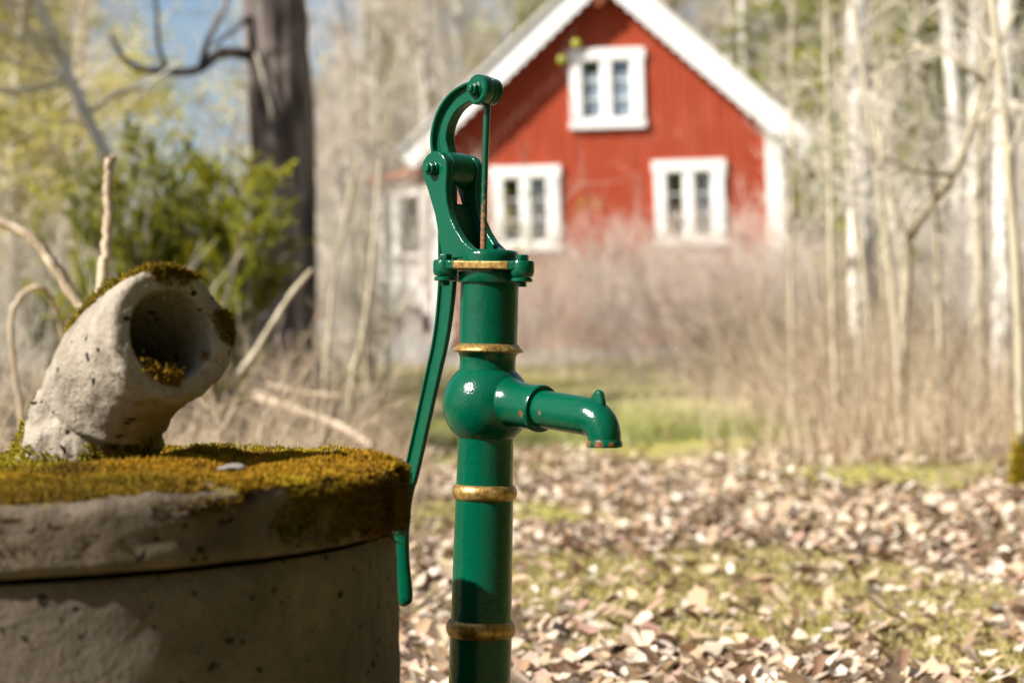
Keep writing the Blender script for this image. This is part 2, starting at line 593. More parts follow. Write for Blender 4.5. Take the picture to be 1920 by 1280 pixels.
def tree_meshes(seed, H, r0, n1=20, n2=8, n3=6, t0=0.12, ang=50, blen=0.32, lean=(0, 0), leaves=0, leaf_cols=None, leaf_size=0.06, up=0.05, twig=0.006, wob=0.04):
    r = np.random.default_rng(seed)
    tr = grow(np.zeros((1, 3)), np.array([[lean[0], lean[1], 1.0]]), np.array([H]), 14, wob, 0.03, r)
    trunk = tubes(tr, np.array([r0]), np.array([r0 * 0.22]), 9)
    _, t1, P1, D1 = kids(tr, n1, t0, 0.98, ang, r)
    L1 = H * blen * (1.08 - t1) * r.uniform(0.6, 1.2, len(t1)) + 0.25
    b1 = grow(P1, D1, L1, 5, 0.13, up, r)
    rr1 = r0 * 0.30 * (1.1 - 0.8 * t1)
    parts = [tubes(b1, rr1, rr1 * 0.25, 4)]
    p2, t2, P2, D2 = kids(b1, n2, 0.15, 1.0, 48, r)
    L2 = L1[p2] * r.uniform(0.25, 0.55, len(p2))
    b2 = grow(P2, D2, L2, 4, 0.16, up, r)
    rr2 = np.maximum(rr1[p2] * 0.34, twig)
    parts.append(tubes(b2, rr2, rr2 * 0.4, 3))
    p3, t3, P3, D3 = kids(b2, n3, 0.1, 1.0, 45, r)
    L3 = L2[p3] * r.uniform(0.3, 0.65, len(p3))
    b3 = grow(P3, D3, L3, 2, 0.2, up, r)
    rr3 = np.full(len(p3), twig * 0.8)
    parts.append(tubes(b3, rr3, rr3 * 0.5, 3))
    V, F = join(parts)
    out = [fast_mesh('trunk', *trunk), fast_mesh('branches', V, F), None]
    if leaves:
        ends = np.concatenate([b3[:, -1], b3[:, 1]])
        P = ends[r.integers(0, len(ends), leaves)] + r.normal(0, 0.05, (leaves, 3))
        lv, lf = leaf_quads(P, leaf_size, r)
        out[2] = fast_mesh('leaves', lv, lf, varied(leaf_cols, leaves, r, 4))
    return out

def shrub_mesh(seed, H, stems, spread, n2=9, n3=6, rad=0.012, twig=0.0035):
    r = np.random.default_rng(seed)
    P = np.c_[r.normal(0, spread * 0.25, (stems, 2)), np.zeros(stems)]
    D = np.c_[P[:, :2] / max(spread, .1) * 0.5 + r.normal(0, 0.16, (stems, 2)), np.ones(stems)]
    b1 = grow(P, D, H * r.uniform(0.6, 1.1, stems), 6, 0.08, 0.03, r)
    parts = [tubes(b1, np.full(stems, rad), np.full(stems, rad * 0.3), 4)]
    p2, t2, P2, D2 = kids(b1, n2, 0.15, 1.0, 35, r)
    L2 = H * 0.30 * r.uniform(0.4, 1.2, len(p2))
    b2 = grow(P2, D2, L2, 3, 0.12, 0.08, r)
    parts.append(tubes(b2, np.full(len(p2), rad * 0.38), np.full(len(p2), twig), 3))
    p3, t3, P3, D3 = kids(b2, n3, 0.1, 1.0, 40, r)
    b3 = grow(P3, D3, L2[p3] * r.uniform(0.3, 0.7, len(p3)), 2, 0.18, 0.06, r)
    parts.append(tubes(b3, np.full(len(p3), twig), np.full(len(p3), twig * 0.5), 3))
    V, F = join(parts[1:])
    return fast_mesh('stems', *parts[0]), fast_mesh('twigs', V, F)

# ================================================================ GROUND
def build_ground():
    ys = np.concatenate([np.linspace(-12, 4, 20), np.linspace(4.15, 14, 90), np.linspace(14.3, 40, 60), np.linspace(43, 420, 24)])
    xs = np.concatenate([np.linspace(-420, -16, 14), np.linspace(-14, 14, 150), np.linspace(16, 420, 14)])
    X, Y = np.meshgrid(xs, ys)
    Z = ground_z(X, Y)
    V = np.stack([X, Y, Z], -1).reshape(-1, 3)
    nx = len(xs)
    i, j = np.meshgrid(np.arange(len(ys) - 1), np.arange(nx - 1), indexing='ij')
    a = (i * nx + j).ravel()
    F = np.stack([a, a + 1, a + nx + 1, a + nx], 1)
    o = link('ground', fast_mesh('ground', V, F), M_GROUND, None, True, 0)
    tag(o, 'leaf-strewn mossy woodland ground rising gently to the house', None, None, 'structure')
build_ground()

# ================================================================ HOUSE
HX0, HX1, HY, HB = -1.225, 4.39, 29.7, 0.55
HCX = 0.5 * (HX0 + HX1)
EAVE_Z, APEX_Z, EAVE_X = 4.06, 6.98, 3.215
SLOPE = (APEX_Z - EAVE_Z) / EAVE_X
def roof_z(x):
    return APEX_Z - SLOPE * abs(x - HCX)

def build_house():
    h = empty('red_cottage', (HCX, HY, HB))
    tag(h, 'red wooden cottage with white bargeboards and white framed windows', 'house')
    mw = h.matrix_world.copy()
    def put(mb, name, m, par, **kw):
        o = mb.obj(name, m, par, **kw)
        return o
    T = lambda x: x - HCX
    Z = lambda z: z - HB
    depth = 7.5
    # wall core with side walls
    core = MB()
    prof = [(HX0 + .03, HB + .35), (HX1 - .03, HB + .35), (HX1 - .03, roof_z(HX1) - .30), (HCX, APEX_Z - .34), (HX0 + .03, roof_z(HX0) - .30)]
    # ring walls: sides, back and the interior backing set behind the boards (front stays open at the windows)
    wall = core
    wall.box(T(HX0 + .03), T(HX0 + .13), .06, depth, Z(HB + .35), Z(roof_z(HX0) - .3))
    wall.box(T(HX1 - .13), T(HX1 - .03), .06, depth, Z(HB + .35), Z(roof_z(HX1) - .3))
    wall.prism([(T(x), Z(z)) for x, z in prof], depth - .1, depth)
    w = put(wall, 'wall', M_RED, h, smooth=False)
    wins = [(1.041, 2.209, 4.355, 5.62), (2.337, 3.442, 2.45, 3.81), (-0.253, 0.819, 2.437, 3.79)]
    # upright boards
    bw = 0.128
    n = int(round((HX1 - HX0) / bw))
    bw = (HX1 - HX0) / n
    for i in range(n):
        a, b = HX0 + i * bw + .006, HX0 + (i + 1) * bw - .006
        cuts = [(HB + .35, None)]
        segs = [(HB + .35, 99.0)]
        for (x0, x1, z0, z1) in wins:
            if b > x0 + .05 and a < x1 - .05:
                ns = []
                for (s0, s1) in segs:
                    if s0 < z0 < s1:
                        ns.append((s0, z0 + .05))
                        ns.append((z1 - .05, s1))
                    else:
                        ns.append((s0, s1))
                segs = ns
        for (s0, s1) in segs:
            ta, tb = min(s1, roof_z(a) - .08), min(s1, roof_z(b) - .08)
            dy = random.uniform(-.006, .006)
            poly = [(T(a), Z(s0)), (T(b), Z(s0)), (T(b), Z(tb))]
            if s1 > 50 and a < HCX < b:
                poly.append((T(HCX), Z(roof_z(HCX) - .08)))
            poly.append((T(a), Z(ta)))
            o = put(MB().prism(poly, dy, dy + .028), 'board', M_RED, w, smooth=False)
    put(MB().box(T(HX0), T(HX1), .034, .05, Z(HB + .35), Z(2.4)), 'backing', M_RED, w, smooth=False)
    put(MB().box(T(HX0 - .03), T(HX1 + .03), -.01, depth, Z(HB - .4), Z(HB + .345)), 'plinth', M_PLINTH, h, smooth=False)
    # corner boards
    for x0, x1 in ((HX1 - .27, HX1 + .012), (HX0 - .012, HX0 + .27)):
        xm = x0 if x0 > HCX else x1
        put(MB().prism([(T(x0), Z(HB + .36)), (T(x1), Z(HB + .36)), (T(x1), Z(roof_z(x1) - .22)), (T(x0), Z(roof_z(x0) - .22))], -.045, -.008), 'corner_board', M_WHITE, h, smooth=False)
    # windows
    for k, (x0, x1, z0, z1) in enumerate(wins):
        f = .175
        mb = MB()
        mb.box(T(x0), T(x0 + f), -.06, .03, Z(z0 + f), Z(z1 - f))
        mb.box(T(x1 - f), T(x1), -.06, .03, Z(z0 + f), Z(z1 - f))
        mb.box(T(x0 - .03), T(x1 + .03), -.065, .03, Z(z1 - f), Z(z1))
        mb.box(T(x0 - .02), T(x1 + .02), -.075, .03, Z(z0), Z(z0 + f * .8))
        wo = put(mb, 'window', M_WHITE, h, smooth=False)
        mid = .5 * (x0 + x1)
        put(MB().box(T(mid - .07), T(mid + .07), -.05, .02, Z(z0 + f * .8), Z(z1 - f)), 'mullion', M_WHITE, wo, smooth=False)
        for (a, b) in ((x0 + f, mid - .07), (mid + .07, x1 - f)):
            s = .028
            zb, zt = z0 + f * .8, z1 - f
            sm = MB()
            sm.box(T(a), T(a + s), -.03, .015, Z(zb), Z(zt))
            sm.box(T(b - s), T(b), -.03, .015, Z(zb), Z(zt))
            sm.box(T(a + s), T(b - s), -.03, .015, Z(zb), Z(zb + s))
            sm.box(T(a + s), T(b - s), -.03, .015, Z(zt - s), Z(zt))
            put(sm, 'sash', M_WHITE, wo, smooth=False)
            hh = (zt - zb - 2 * s)
            for q in (1, 2):
                zz = zb + s + hh * q / 3
                put(MB().box(T(a + s), T(b - s), -.022, .008, Z(zz - .010), Z(zz + .010)), 'glazing_bar', M_WHITE, wo, smooth=False)
            for q in range(3):
                za = zb + s + hh * q / 3 + (.010 if q else 0)
                zc = zb + s + hh * (q + 1) / 3 - (.010 if q < 2 else 0)
                put(MB().box(T(a + s), T(b - s), -.004, .0, Z(za), Z(zc)), 'pane', M_GLASS, wo, smooth=False)
        # what stands behind the glass
        put(MB().box(T(x0 + .1), T(x1 - .1), .9, .95, Z(z0), Z(z1)), 'dark_room', M_DARK, wo, smooth=False)
        def curtain(a, b, zb, zt, y):
            m = 14
            top = [(T(a + (b - a) * i / m), y + .02 * math.sin(i * 2.1)) for i in range(m + 1)]
            v = [(x, yy, Z(zb)) for x, yy in top] + [(x, yy, Z(zt)) for x, yy in top]
            put(MB().add(v, [(i, i + 1, m + 2 + i, m + 1 + i) for i in range(m)]), 'curtain', M_CURTAIN, wo)
        if k == 0:
            curtain(x0 + .12, x1 - .12, z0 + .1, z0 + (z1 - z0) * .70, .05)
        elif k == 1:
            curtain(mid + .02, x1 - .12, z0 + .1, z1 - .1, .12)
            curtain(x0 + .1, x0 + .26, z0 + .1, z1 - .1, .12)
        else:
            curtain(mid - .02, x1 - .12, z0 + .1, z1 - .1, .12)
            curtain(x0 + .1, mid, z0 + .1, z0 + .3, .14)
    # roof slabs
    ov = .30
    for sgn in (-1, 1):
        e = EAVE_X
        rp = []
        poly = [(0, Z(APEX_Z) - .02), (sgn * e, Z(EAVE_Z) - .02), (sgn * e, Z(EAVE_Z) - .10), (0, Z(APEX_Z) - .10)]
        ro = put(MB().prism(poly, -ov + .045, depth + .3), 'roof', M_TILE, h, smooth=False)
        # tile courses
        m = 16
        for q in range(m):
            f0, f1 = q / m, (q + 1) / m
            x0_, x1_ = sgn * e * f0, sgn * e * f1
            za, zb = Z(APEX_Z - SLOPE * e * f0), Z(APEX_Z - SLOPE * e * f1)
            put(MB().prism([(x0_, za - .012), (x1_ + sgn * .03, zb + .008), (x1_ + sgn * .03, zb + .04), (x0_, za + .012)], -ov + .05, depth + .3), 'tile_course', M_TILE, ro, smooth=False)
        # bargeboard with a scalloped lower edge
        nrm = (sgn * SLOPE / math.hypot(1, SLOPE), 1 / math.hypot(1, SLOPE))
        dirv = (sgn / math.hypot(1, SLOPE), -SLOPE / math.hypot(1, SLOPE))
        ln = e * math.hypot(1, SLOPE) + .12
        wdt = .33
        pts_top, pts_bot = [], []
        ns = 23
        ptop0 = (0, Z(APEX_Z) + .05)
        steps = ns * 6
        for s_ in range(steps + 1):
            d = ln * s_ / steps
            sc = .045 * abs(math.sin(math.pi * s_ / 6))
            bx = dirv[0] * d - nrm[0] * (wdt + sc)
            bz = ptop0[1] + dirv[1] * d - nrm[1] * (wdt + sc)
            if bx * sgn < 0:
                continue
            pts_bot.append((bx, bz))
        end = (dirv[0] * ln, ptop0[1] + dirv[1] * ln)
        start_b = (0, ptop0[1] - wdt / nrm[1])
        poly = [ptop0, end] + pts_bot[::-1] + [start_b]
        bo = put(MB().prism(poly, -ov, -ov + .04), 'bargeboard', M_WHITE, h, smooth=False)
        put(MB().prism([(0, ptop0[1] + .012), (dirv[0] * ln, end[1] + .012), (dirv[0] * ln, end[1] + .05), (0, ptop0[1] + .05)], -ov - .05, -ov + .10), 'cap_board', M_WHITE, bo, smooth=False)
        # soffit boarding
        put(MB().prism([(sgn * .05, Z(APEX_Z) - .17), (sgn * (e - .03), Z(EAVE_Z) - .13), (sgn * (e - .03), Z(EAVE_Z) - .105), (sgn * .05, Z(APEX_Z) - .145)], -ov + .05, -.01), 'soffit', M_WHITE, h, smooth=False)
    put(MB().lathe([(.11, -ov - .02), (.12, -ov + .2), (.11, depth + .3)], 16, 'y', (0, 0, Z(APEX_Z) + .04)), 'ridge_tile', M_TILE, h)
    # round clay ornament under the gable peak
    put(MB().lathe([(.02, -.30), (.09, -.28), (.115, -.22), (.09, -.16), (.02, -.14)], 20, 'y', (-.06, .03, Z(APEX_Z) - .60)), 'gable_ornament', M_TILE, h)
    # entrance porch on the side
    px0, px1, py0, py1 = -2.15, HX0, .35, 2.6
    pr = MB().prism([(T(px0 - .1), Z(3.62)), (T(px1), Z(3.80)), (T(px1), Z(3.88)), (T(px0 - .1), Z(3.70))], py0 - .12, py1).obj('porch', M_TILE, h, smooth=False)
    MB().box(T(px0), T(px1), py0, py0 + .08, Z(3.40), Z(3.60)).obj('beam', M_OLDWHITE, pr, False)
    for xx in (px0 + .12, px0 + .34, px1 - .14):
        MB().box(T(xx - .065), T(xx + .065), py0 + .0, py0 + .11, Z(1.2), Z(3.40)).obj('post', M_OLDWHITE, pr, False)
    for q in range(9):
        xx = px0 + .08 + q * .093
        MB().box(T(xx - .042), T(xx + .042), py0 + .02, py0 + .05, Z(1.62), Z(2.40)).obj('railing_board', M_OLDWHITE, pr, False)
    MB().box(T(px0), T(px1), py0 - .03, py0 + .10, Z(2.40), Z(2.48)).obj('handrail', M_OLDWHITE, pr, False)
    MB().box(T(px0), T(px1), py0 - .0, py1, Z(HB), Z(1.5)).obj('porch_floor', M_PLINTH, pr, False)
    MB().box(T(px0), T(px1), py1 - .1, py1, Z(1.5), Z(3.6)).obj('back_wall', M_DARK, pr, False)
    for q in range(2):
        MB().box(T(px0 - .1 + .1 * q), T(px1), py0 - .7 + .35 * q, py0 - .36 + .35 * q, Z(HB - .3), Z(HB + .25 + .3 * q)).obj('step', M_PLINTH, pr, False)
build_house()

def build_bench():
    b = empty('garden_bench', (-2.45, 27.0, float(ground_z(-2.45, 27.0))))
    tag(b, 'low white garden bench with faded red cushions beside the porch', 'bench')
    for q in range(4):
        MB().box(-.42, .42, -.16 + q * .085, -.085 + q * .085, .70, .73).obj('seat_slat', M_OLDWHITE, b, False)
    for q in range(4):
        MB().box(-.42, .42, -.17, -.14, .42 + q * .07, .48 + q * .07).obj('front_slat', M_OLDWHITE, b, False)
    for sx in (-.38, .38):
        for sy in (-.135, .15):
            MB().box(sx - .03, sx + .03, sy - .03 + .035, sy + .03 + .0, 0, .70).obj('leg', M_OLDWHITE, b, False)
    for x0, x1 in ((-.40, -.22), (.0, .34)):
        MB().box(x0, x1, -.14, .14, .735, .83).obj('cushion', M_CUSHION, b, True, .02)
build_bench()

# ================================================================ WELL
WC = Vector((-0.68, 2.60, 0.0))
WR = 0.52
def fn(p, s, o=0):
    return noise.fractal(Vector(p) * s + Vector((o, o * 1.7, -o)), 0.9, 2.0, 4)

def moss_strands(name, P, Nn, h, r, cols, parent, spread=0.55, width=0.00075):
    n = len(P)
    d = unit(Nn + r.normal(0, spread, (n, 3)) + np.array([0, 0, 0.15]))
    side = unit(np.cross(d, r.normal(0, 1, (n, 3))))
    L = h[:, None]
    w = width * r.uniform(0.8, 1.8, (n, 1))
    bend = r.normal(0, 0.22, (n, 3))
    mid = P + d * L * 0.55
    tip = P + unit(d + bend) * L
    V = np.stack([P - side * w * .8, P + side * w * .8, mid + side * w * 1.5, tip, mid - side * w * 1.5], 1).reshape(-1, 3)
    b = (np.arange(n) * 5)[:, None]
    F = np.concatenate([np.concatenate([b, b + 1, b + 2, b + 4], 1)])
    T_ = np.concatenate([b + 4, b + 2, b + 3, b + 3], 1)
    me = bpy.data.meshes.new(name)
    me.vertices.add(len(V))
    me.vertices.foreach_set('co', V.astype(np.float32).ravel())
    idx = np.concatenate([np.concatenate([b, b + 1, b + 2, b + 4], 1), np.concatenate([b + 4, b + 2, b + 3], 1)], 1).ravel().astype(np.int32)
    me.loops.add(len(idx))
    me.loops.foreach_set('vertex_index', idx)
    st = ((np.arange(n) * 7)[:, None] + np.array([[0, 4]])).ravel().astype(np.int32)
    me.polygons.add(2 * n)
    me.polygons.foreach_set('loop_start', st)
    me.update(calc_edges=True)
    a = me.color_attributes.new('Col', 'FLOAT_COLOR', 'POINT')
    c = np.ones((n, 5, 4), dtype=np.float32)
    c[:, :, :3] = cols[:, None, :]
    a.data.foreach_set('color', c.ravel())
    me.materials.append(M_MOSS)
    o = bpy.data.objects.new(name, me)
    COL.objects.link(o)
    o.parent = parent
    o['kind'] = 'stuff'
    return o

def sin_noise(P, s, seed):
    r = np.random.default_rng(seed)
    out = np.zeros(len(P))
    for k in range(9):
        w = unit(r.normal(0, 1, 3)) * s * (1.5 ** (k % 4))
        out += np.sin(P @ w + r.uniform(0, 6.3)) / (1.25 ** (k % 4))
    return out / 4.0

def moss_colour(P, r, dark=1.0):
    n = len(P)
    k = 1.5 * sin_noise(P, 9, 3) + r.normal(0, .30, n)
    k2 = sin_noise(P, 22, 8) + r.normal(0, .3, n)
    gold = np.array([0.34, 0.185, 0.014])
    olive = np.array([0.15, 0.125, 0.013])
    lime = np.array([0.42, 0.34, 0.022])
    brown = np.array([0.085, 0.045, 0.009])
    t = np.clip(k * .9 + .5, 0, 1)[:, None]
    c = gold * (1 - t) + olive * t
    t2 = np.clip(k2 - .35, 0, 1)[:, None]
    c = c * (1 - t2) + lime * t2
    t3 = np.clip(-k2 * 1.3 - .25, 0, 1)[:, None] * .9
    c = c * (1 - t3) + brown * t3
    # front edge browned, its shade put into the colour; lime left of the pipe
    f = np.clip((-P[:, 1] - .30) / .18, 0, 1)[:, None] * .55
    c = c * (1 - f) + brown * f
    g = np.exp(-((P[:, 0] + .12) / .16) ** 2 - ((P[:, 1] + .10) / .14) ** 2)[:, None] * .6
    c = c * (1 - g) + lime * g
    return c * dark

def build_well():
    w = empty('well_ring', (WC.x, WC.y, 0))
    tag(w, 'round concrete well ring carrying the moss covered lid', 'well')
    # ring
    seg, hs = 160, 34
    prof = [(0.0, WR - .095, .640), (0, WR - .012, .640)]
    V, F = [], []
    zs = list(np.linspace(-.15, .612, hs)) + [.624, .630]
    for i, z in enumerate(zs):
        for k in range(seg):
            a = 2 * math.pi * k / seg
            rr = WR - .012
            if z > .62:
                rr -= .006 * (z - .612) / .02
            c, s = math.cos(a), math.sin(a)
            rr += .004 * fn((c * .5, s * .5, z), 6, 2) + .0026 * fn((c * .5, s * .5, z), 40, 5)
            V.append((c * rr, s * rr, z))
    nz = len(zs)
    for i in range(nz - 1):
        for k in range(seg):
            k2 = (k + 1) % seg
            F.append((i * seg + k, i * seg + k2, (i + 1) * seg + k2, (i + 1) * seg + k))
    b0 = len(V)
    for z in (.630, -.15):
        for k in range(seg):
            a = 2 * math.pi * k / seg
            V.append((math.cos(a) * (WR - .10), math.sin(a) * (WR - .10), z))
    for k in range(seg):
        k2 = (k + 1) % seg
        F.append(((nz - 1) * seg + k, (nz - 1) * seg + k2, b0 + k2, b0 + k))
        F.append((b0 + k, b0 + k2, b0 + seg + k2, b0 + seg + k))
    MB().add(V, F).obj('ring_wall', M_RING, w, True, 0, angle=60)

    # lid --------------------------------------------------------------
    lid = empty('round_slab', (WC.x, WC.y, .637))
    tag(lid, 'thick round concrete lid grown over with golden brown moss', 'slab')
    T = .083
    V, F = [], []
    prof = [(.05, 0), (WR - .03, 0), (WR - .008, .002), (WR - .001, .010)]
    for z in np.linspace(.016, T - .022, 8):
        prof.append((WR, z))
    for q in range(1, 7):
        a = q / 6 * math.pi / 2
        prof.append((WR - .022 + .022 * math.cos(a), T - .022 + .022 * math.sin(a)))
    for rr in np.linspace(WR - .045, .02, 16):
        prof.append((rr, T + .012 * (1 - rr / WR)))
    seg = 220
    for (rr, z) in prof:
        for k in range(seg):
            a = 2 * math.pi * k / seg
            c, s = math.cos(a), math.sin(a)
            p = (c * rr, s * rr, z)
            d = .007 * fn(p, 7, 1) + .0042 * fn(p, 34, 4)
            rad = rr + (d if rr > WR * .9 else 0)
            zz = z + (d * .9 if z > T * .5 else 0)
            V.append((c * rad, s * rad, zz))
    for i in range(len(prof) - 1):
        for k in range(seg):
            k2 = (k + 1) % seg
            F.append((i * seg + k, i * seg + k2, (i + 1) * seg + k2, (i + 1) * seg + k))
    F.append(tuple(range(seg - 1, -1, -1)))
    F.append(tuple((len(prof) - 1) * seg + k for k in range(seg)))
    MB().add(V, F).obj('slab', M_LID, lid, True, 0, angle=70)

    r = np.random.default_rng(5)
    # moss cushion: lumpy bed over the top and over the right-hand rim
    def bed_h(a, rr):
        p = (math.cos(a) * rr, math.sin(a) * rr, 0)
        deg = math.degrees(a)
        deg = (deg + 180) % 360 - 180
        edge = WR - .030 - .012 * fn((p[0], p[1], 0), 12, 7)
        if -48 < deg < 150:
            edge = WR + .02
        h = .016 + .010 * fn(p, 11, 3) + .005 * fn(p, 30, 9)
        # bare concrete showing through near the right front edge
        q = math.hypot((p[0] - .305) / .060, (p[1] + .315) / .030)
        q2 = math.hypot((p[0] - .365) / .035, (p[1] + .285) / .016)
        q = min(q, q2) + .35 * fn(p, 30, 2)
        h *= min(1, max(0.0, (q - .75) / .5))
        return h * min(1, max(0, (edge - rr) / .035)), edge
    V, F = [], []
    rs = np.linspace(.02, WR - .004, 60)
    seg = 260
    for rr in rs:
        for k in range(seg):
            a = 2 * math.pi * k / seg
            h, e = bed_h(a, rr)
            V.append((math.cos(a) * rr, math.sin(a) * rr, T - .007 + .012 * (1 - rr / WR) + h + (-.006 if rr > WR - .015 else 0)))
    for i in range(len(rs) - 1):
        for k in range(seg):
            k2 = (k + 1) % seg
            F.append((i * seg + k, (i + 1) * seg + k, (i + 1) * seg + k2, i * seg + k2))
    MB().add(V, F).obj('moss_bed', M_MOSSBED, lid, True, 0, angle=0)
    # strands on top
    n = 210000
    a = r.uniform(-math.pi, math.pi, n)
    rr = np.sqrt(r.uniform(.0, 1, n)) * (WR - .002)
    P = np.c_[np.cos(a) * rr, np.sin(a) * rr, np.zeros(n)]
    hv = np.array([bed_h(A, Q)[0] for A, Q in zip(a, rr)])
    ok = hv > .006
    P[:, 2] = T - .009 + .012 * (1 - rr / WR) + hv
    P, hv, rr_, a_ = P[ok], hv[ok], rr[ok], a[ok]
    Nn = np.tile([0, 0, 1.0], (len(P), 1))
    near = np.clip((rr_ - (WR - .05)) / .05, 0, 1)[:, None]
    Nn = Nn + near * np.c_[np.cos(a_), np.sin(a_), np.zeros(len(a_))] * .8
    H = r.uniform(.005, .0115, len(P)) * (1 + .5 * sin_noise(P, 16, 4))
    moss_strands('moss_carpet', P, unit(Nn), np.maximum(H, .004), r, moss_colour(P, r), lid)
    # moss hanging over the rim at the right and far side
    n = 60000
    a = np.radians(r.triangular(-62, 10, 165, n))
    z = T - .004 - np.abs(r.normal(0, .030, n))
    deg = np.degrees(a)
    lim = np.clip((deg + 62) / 30, 0, 1) * .085 + .004 * np.sin(deg * .9) + .006 * np.sin(deg * 2.3)
    ok = (T - z) < lim
    a, z = a[ok], z[ok]
    n = len(a)
    P = np.c_[np.cos(a) * (WR - .001), np.sin(a) * (WR - .001), z]
    clump = sin_noise(P, 34, 6)
    ok = clump > -.42
    P, a, z, clump = P[ok], a[ok], z[ok], clump[ok]
    out = np.c_[np.cos(a), np.sin(a), np.full(len(a), -.15)]
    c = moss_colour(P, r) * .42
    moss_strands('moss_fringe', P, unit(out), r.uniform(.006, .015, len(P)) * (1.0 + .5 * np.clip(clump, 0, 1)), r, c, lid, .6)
    # moss stains low on the left front of the slab
    n = 2600
    a = np.radians(r.normal(-92, 4.5, n)); z = T - .03 - np.abs(r.normal(0, .022, n))
    ok = z > .012
    a, z = a[ok], z[ok]
    P = np.c_[np.cos(a) * WR, np.sin(a) * WR, z]
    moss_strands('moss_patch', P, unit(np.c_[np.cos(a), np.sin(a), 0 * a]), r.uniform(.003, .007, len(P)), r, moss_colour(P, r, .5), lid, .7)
    # spore stalks
    mb = MB()
    for q in range(70):
        A = random.uniform(.2, 2.4); Q = WR * random.uniform(.55, .97)
        b = Vector((math.cos(A) * Q, math.sin(A) * Q, T + .01))
        t = b + Vector((random.gauss(0, .004), random.gauss(0, .004), random.uniform(.014, .026)))
        mb.tube([b, (b + t) / 2 + Vector((.001, 0, 0)), t], [.0004, .0004, .0004], 3)
        mb.tube([t, t + Vector((.001, 0, .002)), t + Vector((.0015, 0, .0035))], [.0004, .0012, .0004], 4)
    o = mb.obj('spore_stalk', M_TWIGOLIVE, lid)
    o['kind'] = 'stuff'

    # stones on the lid
    for (x, y, s, lab) in ((.262, -.150, .011, 'small pale grey stone half sunk in moss near the concrete pipe'), (.318, -.215, .012, 'flat grey stone chip bedded in golden moss on the lid')):
        bm = bmesh.new()
        bmesh.ops.create_icosphere(bm, subdivisions=3, radius=s)
        for v in bm.verts:
            v.co *= 1 + .45 * fn(v.co, 70, 3)
            v.co.z *= .38
            v.co.x *= 1.35
        me = bpy.data.meshes.new('stone'); bm.to_mesh(me); bm.free()
        o = link('stone', me, M_STONE, None, True, 0)
        o.location = (WC.x + x, WC.y + y, .637 + T + .019)
        tag(o, lab, 'stone')

    # bent vent pipe ------------------------------------------------------
    B = Vector((-0.612, 2.645, .637 + T - .012))
    mh = Vector((.645, -.764, 0)).normalized()
    vp = empty('vent_pipe', B)
    tag(vp, 'stubby bent concrete vent pipe with mossy back and dark open mouth', 'pipe')
    up = Vector((0, 0, 1))
    tan = (mh * .985 + up * .17).normalized()
    E0, E3 = Vector((0, 0, 0)), Vector((-.4577, 2.4925, .912)) - B
    E1, E2 = E0 + (up + mh * .22).normalized() * .10, E3 - tan * .125
    path = []          # (position, tangent)
    for q in range(37):
        t = q / 36
        p_ = E0 * (1 - t) ** 3 + E1 * 3 * t * (1 - t) ** 2 + E2 * 3 * t * t * (1 - t) + E3 * t ** 3
        d_ = (E1 - E0) * (1 - t) ** 2 + (E2 - E1) * 2 * t * (1 - t) + (E3 - E2) * t * t
        path.append((p_, d_.normalized()))
    last = path[-1][0]
    sidev = up.cross(mh).normalized()
    seg = 110
    RO, RI = .0915, .0605
    rings = []
    n = len(path)
    for i, (p, t) in enumerate(path):
        f = i / (n - 1)
        rad = RO
        h = p.z
        if h < .06:
            rad += .030 * (1 - h / .06) ** 2
        if i in (14, 15):
            rad -= .0075
        if i in (16, 17):
            rad += .002
        rings.append((p, t, rad, 1.0))
    p, t = path[-1]
    for q in range(1, 6):
        a = q / 5 * math.pi / 2
        rings.append((p + t * .010 * math.sin(a), t, RO - .010 + .010 * math.cos(a), 1.0))
    face = p + t * .010
    for rr in np.linspace(RO - .014, RI + .006, 6):
        rings.append((face, t, rr, .8))
    for q in range(1, 5):
        a = q / 4 * math.pi / 2
        rings.append((face - t * .006 * (1 - math.cos(a)), t, RI + .006 - .006 * math.sin(a), .8))
    for i in range(n - 1, -1, -2):
        pp, tt = path[i]
        rings.append((pp - tt * .006, tt, RI, .5))
    V, F = [], []
    for (p, t, rad, k_) in rings:
        u = t.cross(sidev).normalized()
        for k in range(seg):
            a = 2 * math.pi * k / seg
            d = u * math.cos(a) + sidev * math.sin(a)
            q = p + d * rad
            dd = (.0045 * fn(q, 14, 1) + .0016 * fn(q, 60, 6)) * k_
            if p.z < .115 and k_ == 1.0:
                dd += .010 * fn(q, 26, 12) * (1 - .5 * p.z / .115) + .004 * fn(q, 75, 3)
            V.append(q + d * dd + t * (dd * .5))
    for i in range(len(rings) - 1):
        for k in range(seg):
            k2 = (k + 1) % seg
            F.append((i * seg + k, i * seg + k2, (i + 1) * seg + k2, (i + 1) * seg + k))
    body = MB().add(V, F).obj('pipe_wall', M_PIPE, vp, True, 0, angle=75)
    # moss where the pipe faces the sky
    me = body.data
    Pc = np.zeros(len(me.polygons) * 3); Nc = np.zeros(len(me.polygons) * 3)
    me.polygons.foreach_get('center', Pc); me.polygons.foreach_get('normal', Nc)
    Pc, Nc = Pc.reshape(-1, 3), Nc.reshape(-1, 3)
    nout = n + 6
    Pc, Nc = Pc[:(nout) * seg], Nc[:(nout) * seg]
    nz_ = sin_noise(Pc, 40, 12)
    score = Nc @ unit(np.array([-.42, .40, .80])) + .13 * nz_
    sc1 = (score > .86) & (Pc[:, 2] > .05)
    low = (Pc[:, 2] < .055 + .03 * nz_)
    pick = np.where(sc1 | low)[0]
    wgt = np.where(sc1[pick], 3.0, .7 + .9 * (nz_[pick] > .1))
    idx = r.choice(pick, 22000, p=wgt / wgt.sum())
    P = Pc[idx] + r.normal(0, .0025, (len(idx), 3)) - Nc[idx] * .002
    c = moss_colour(P, r)
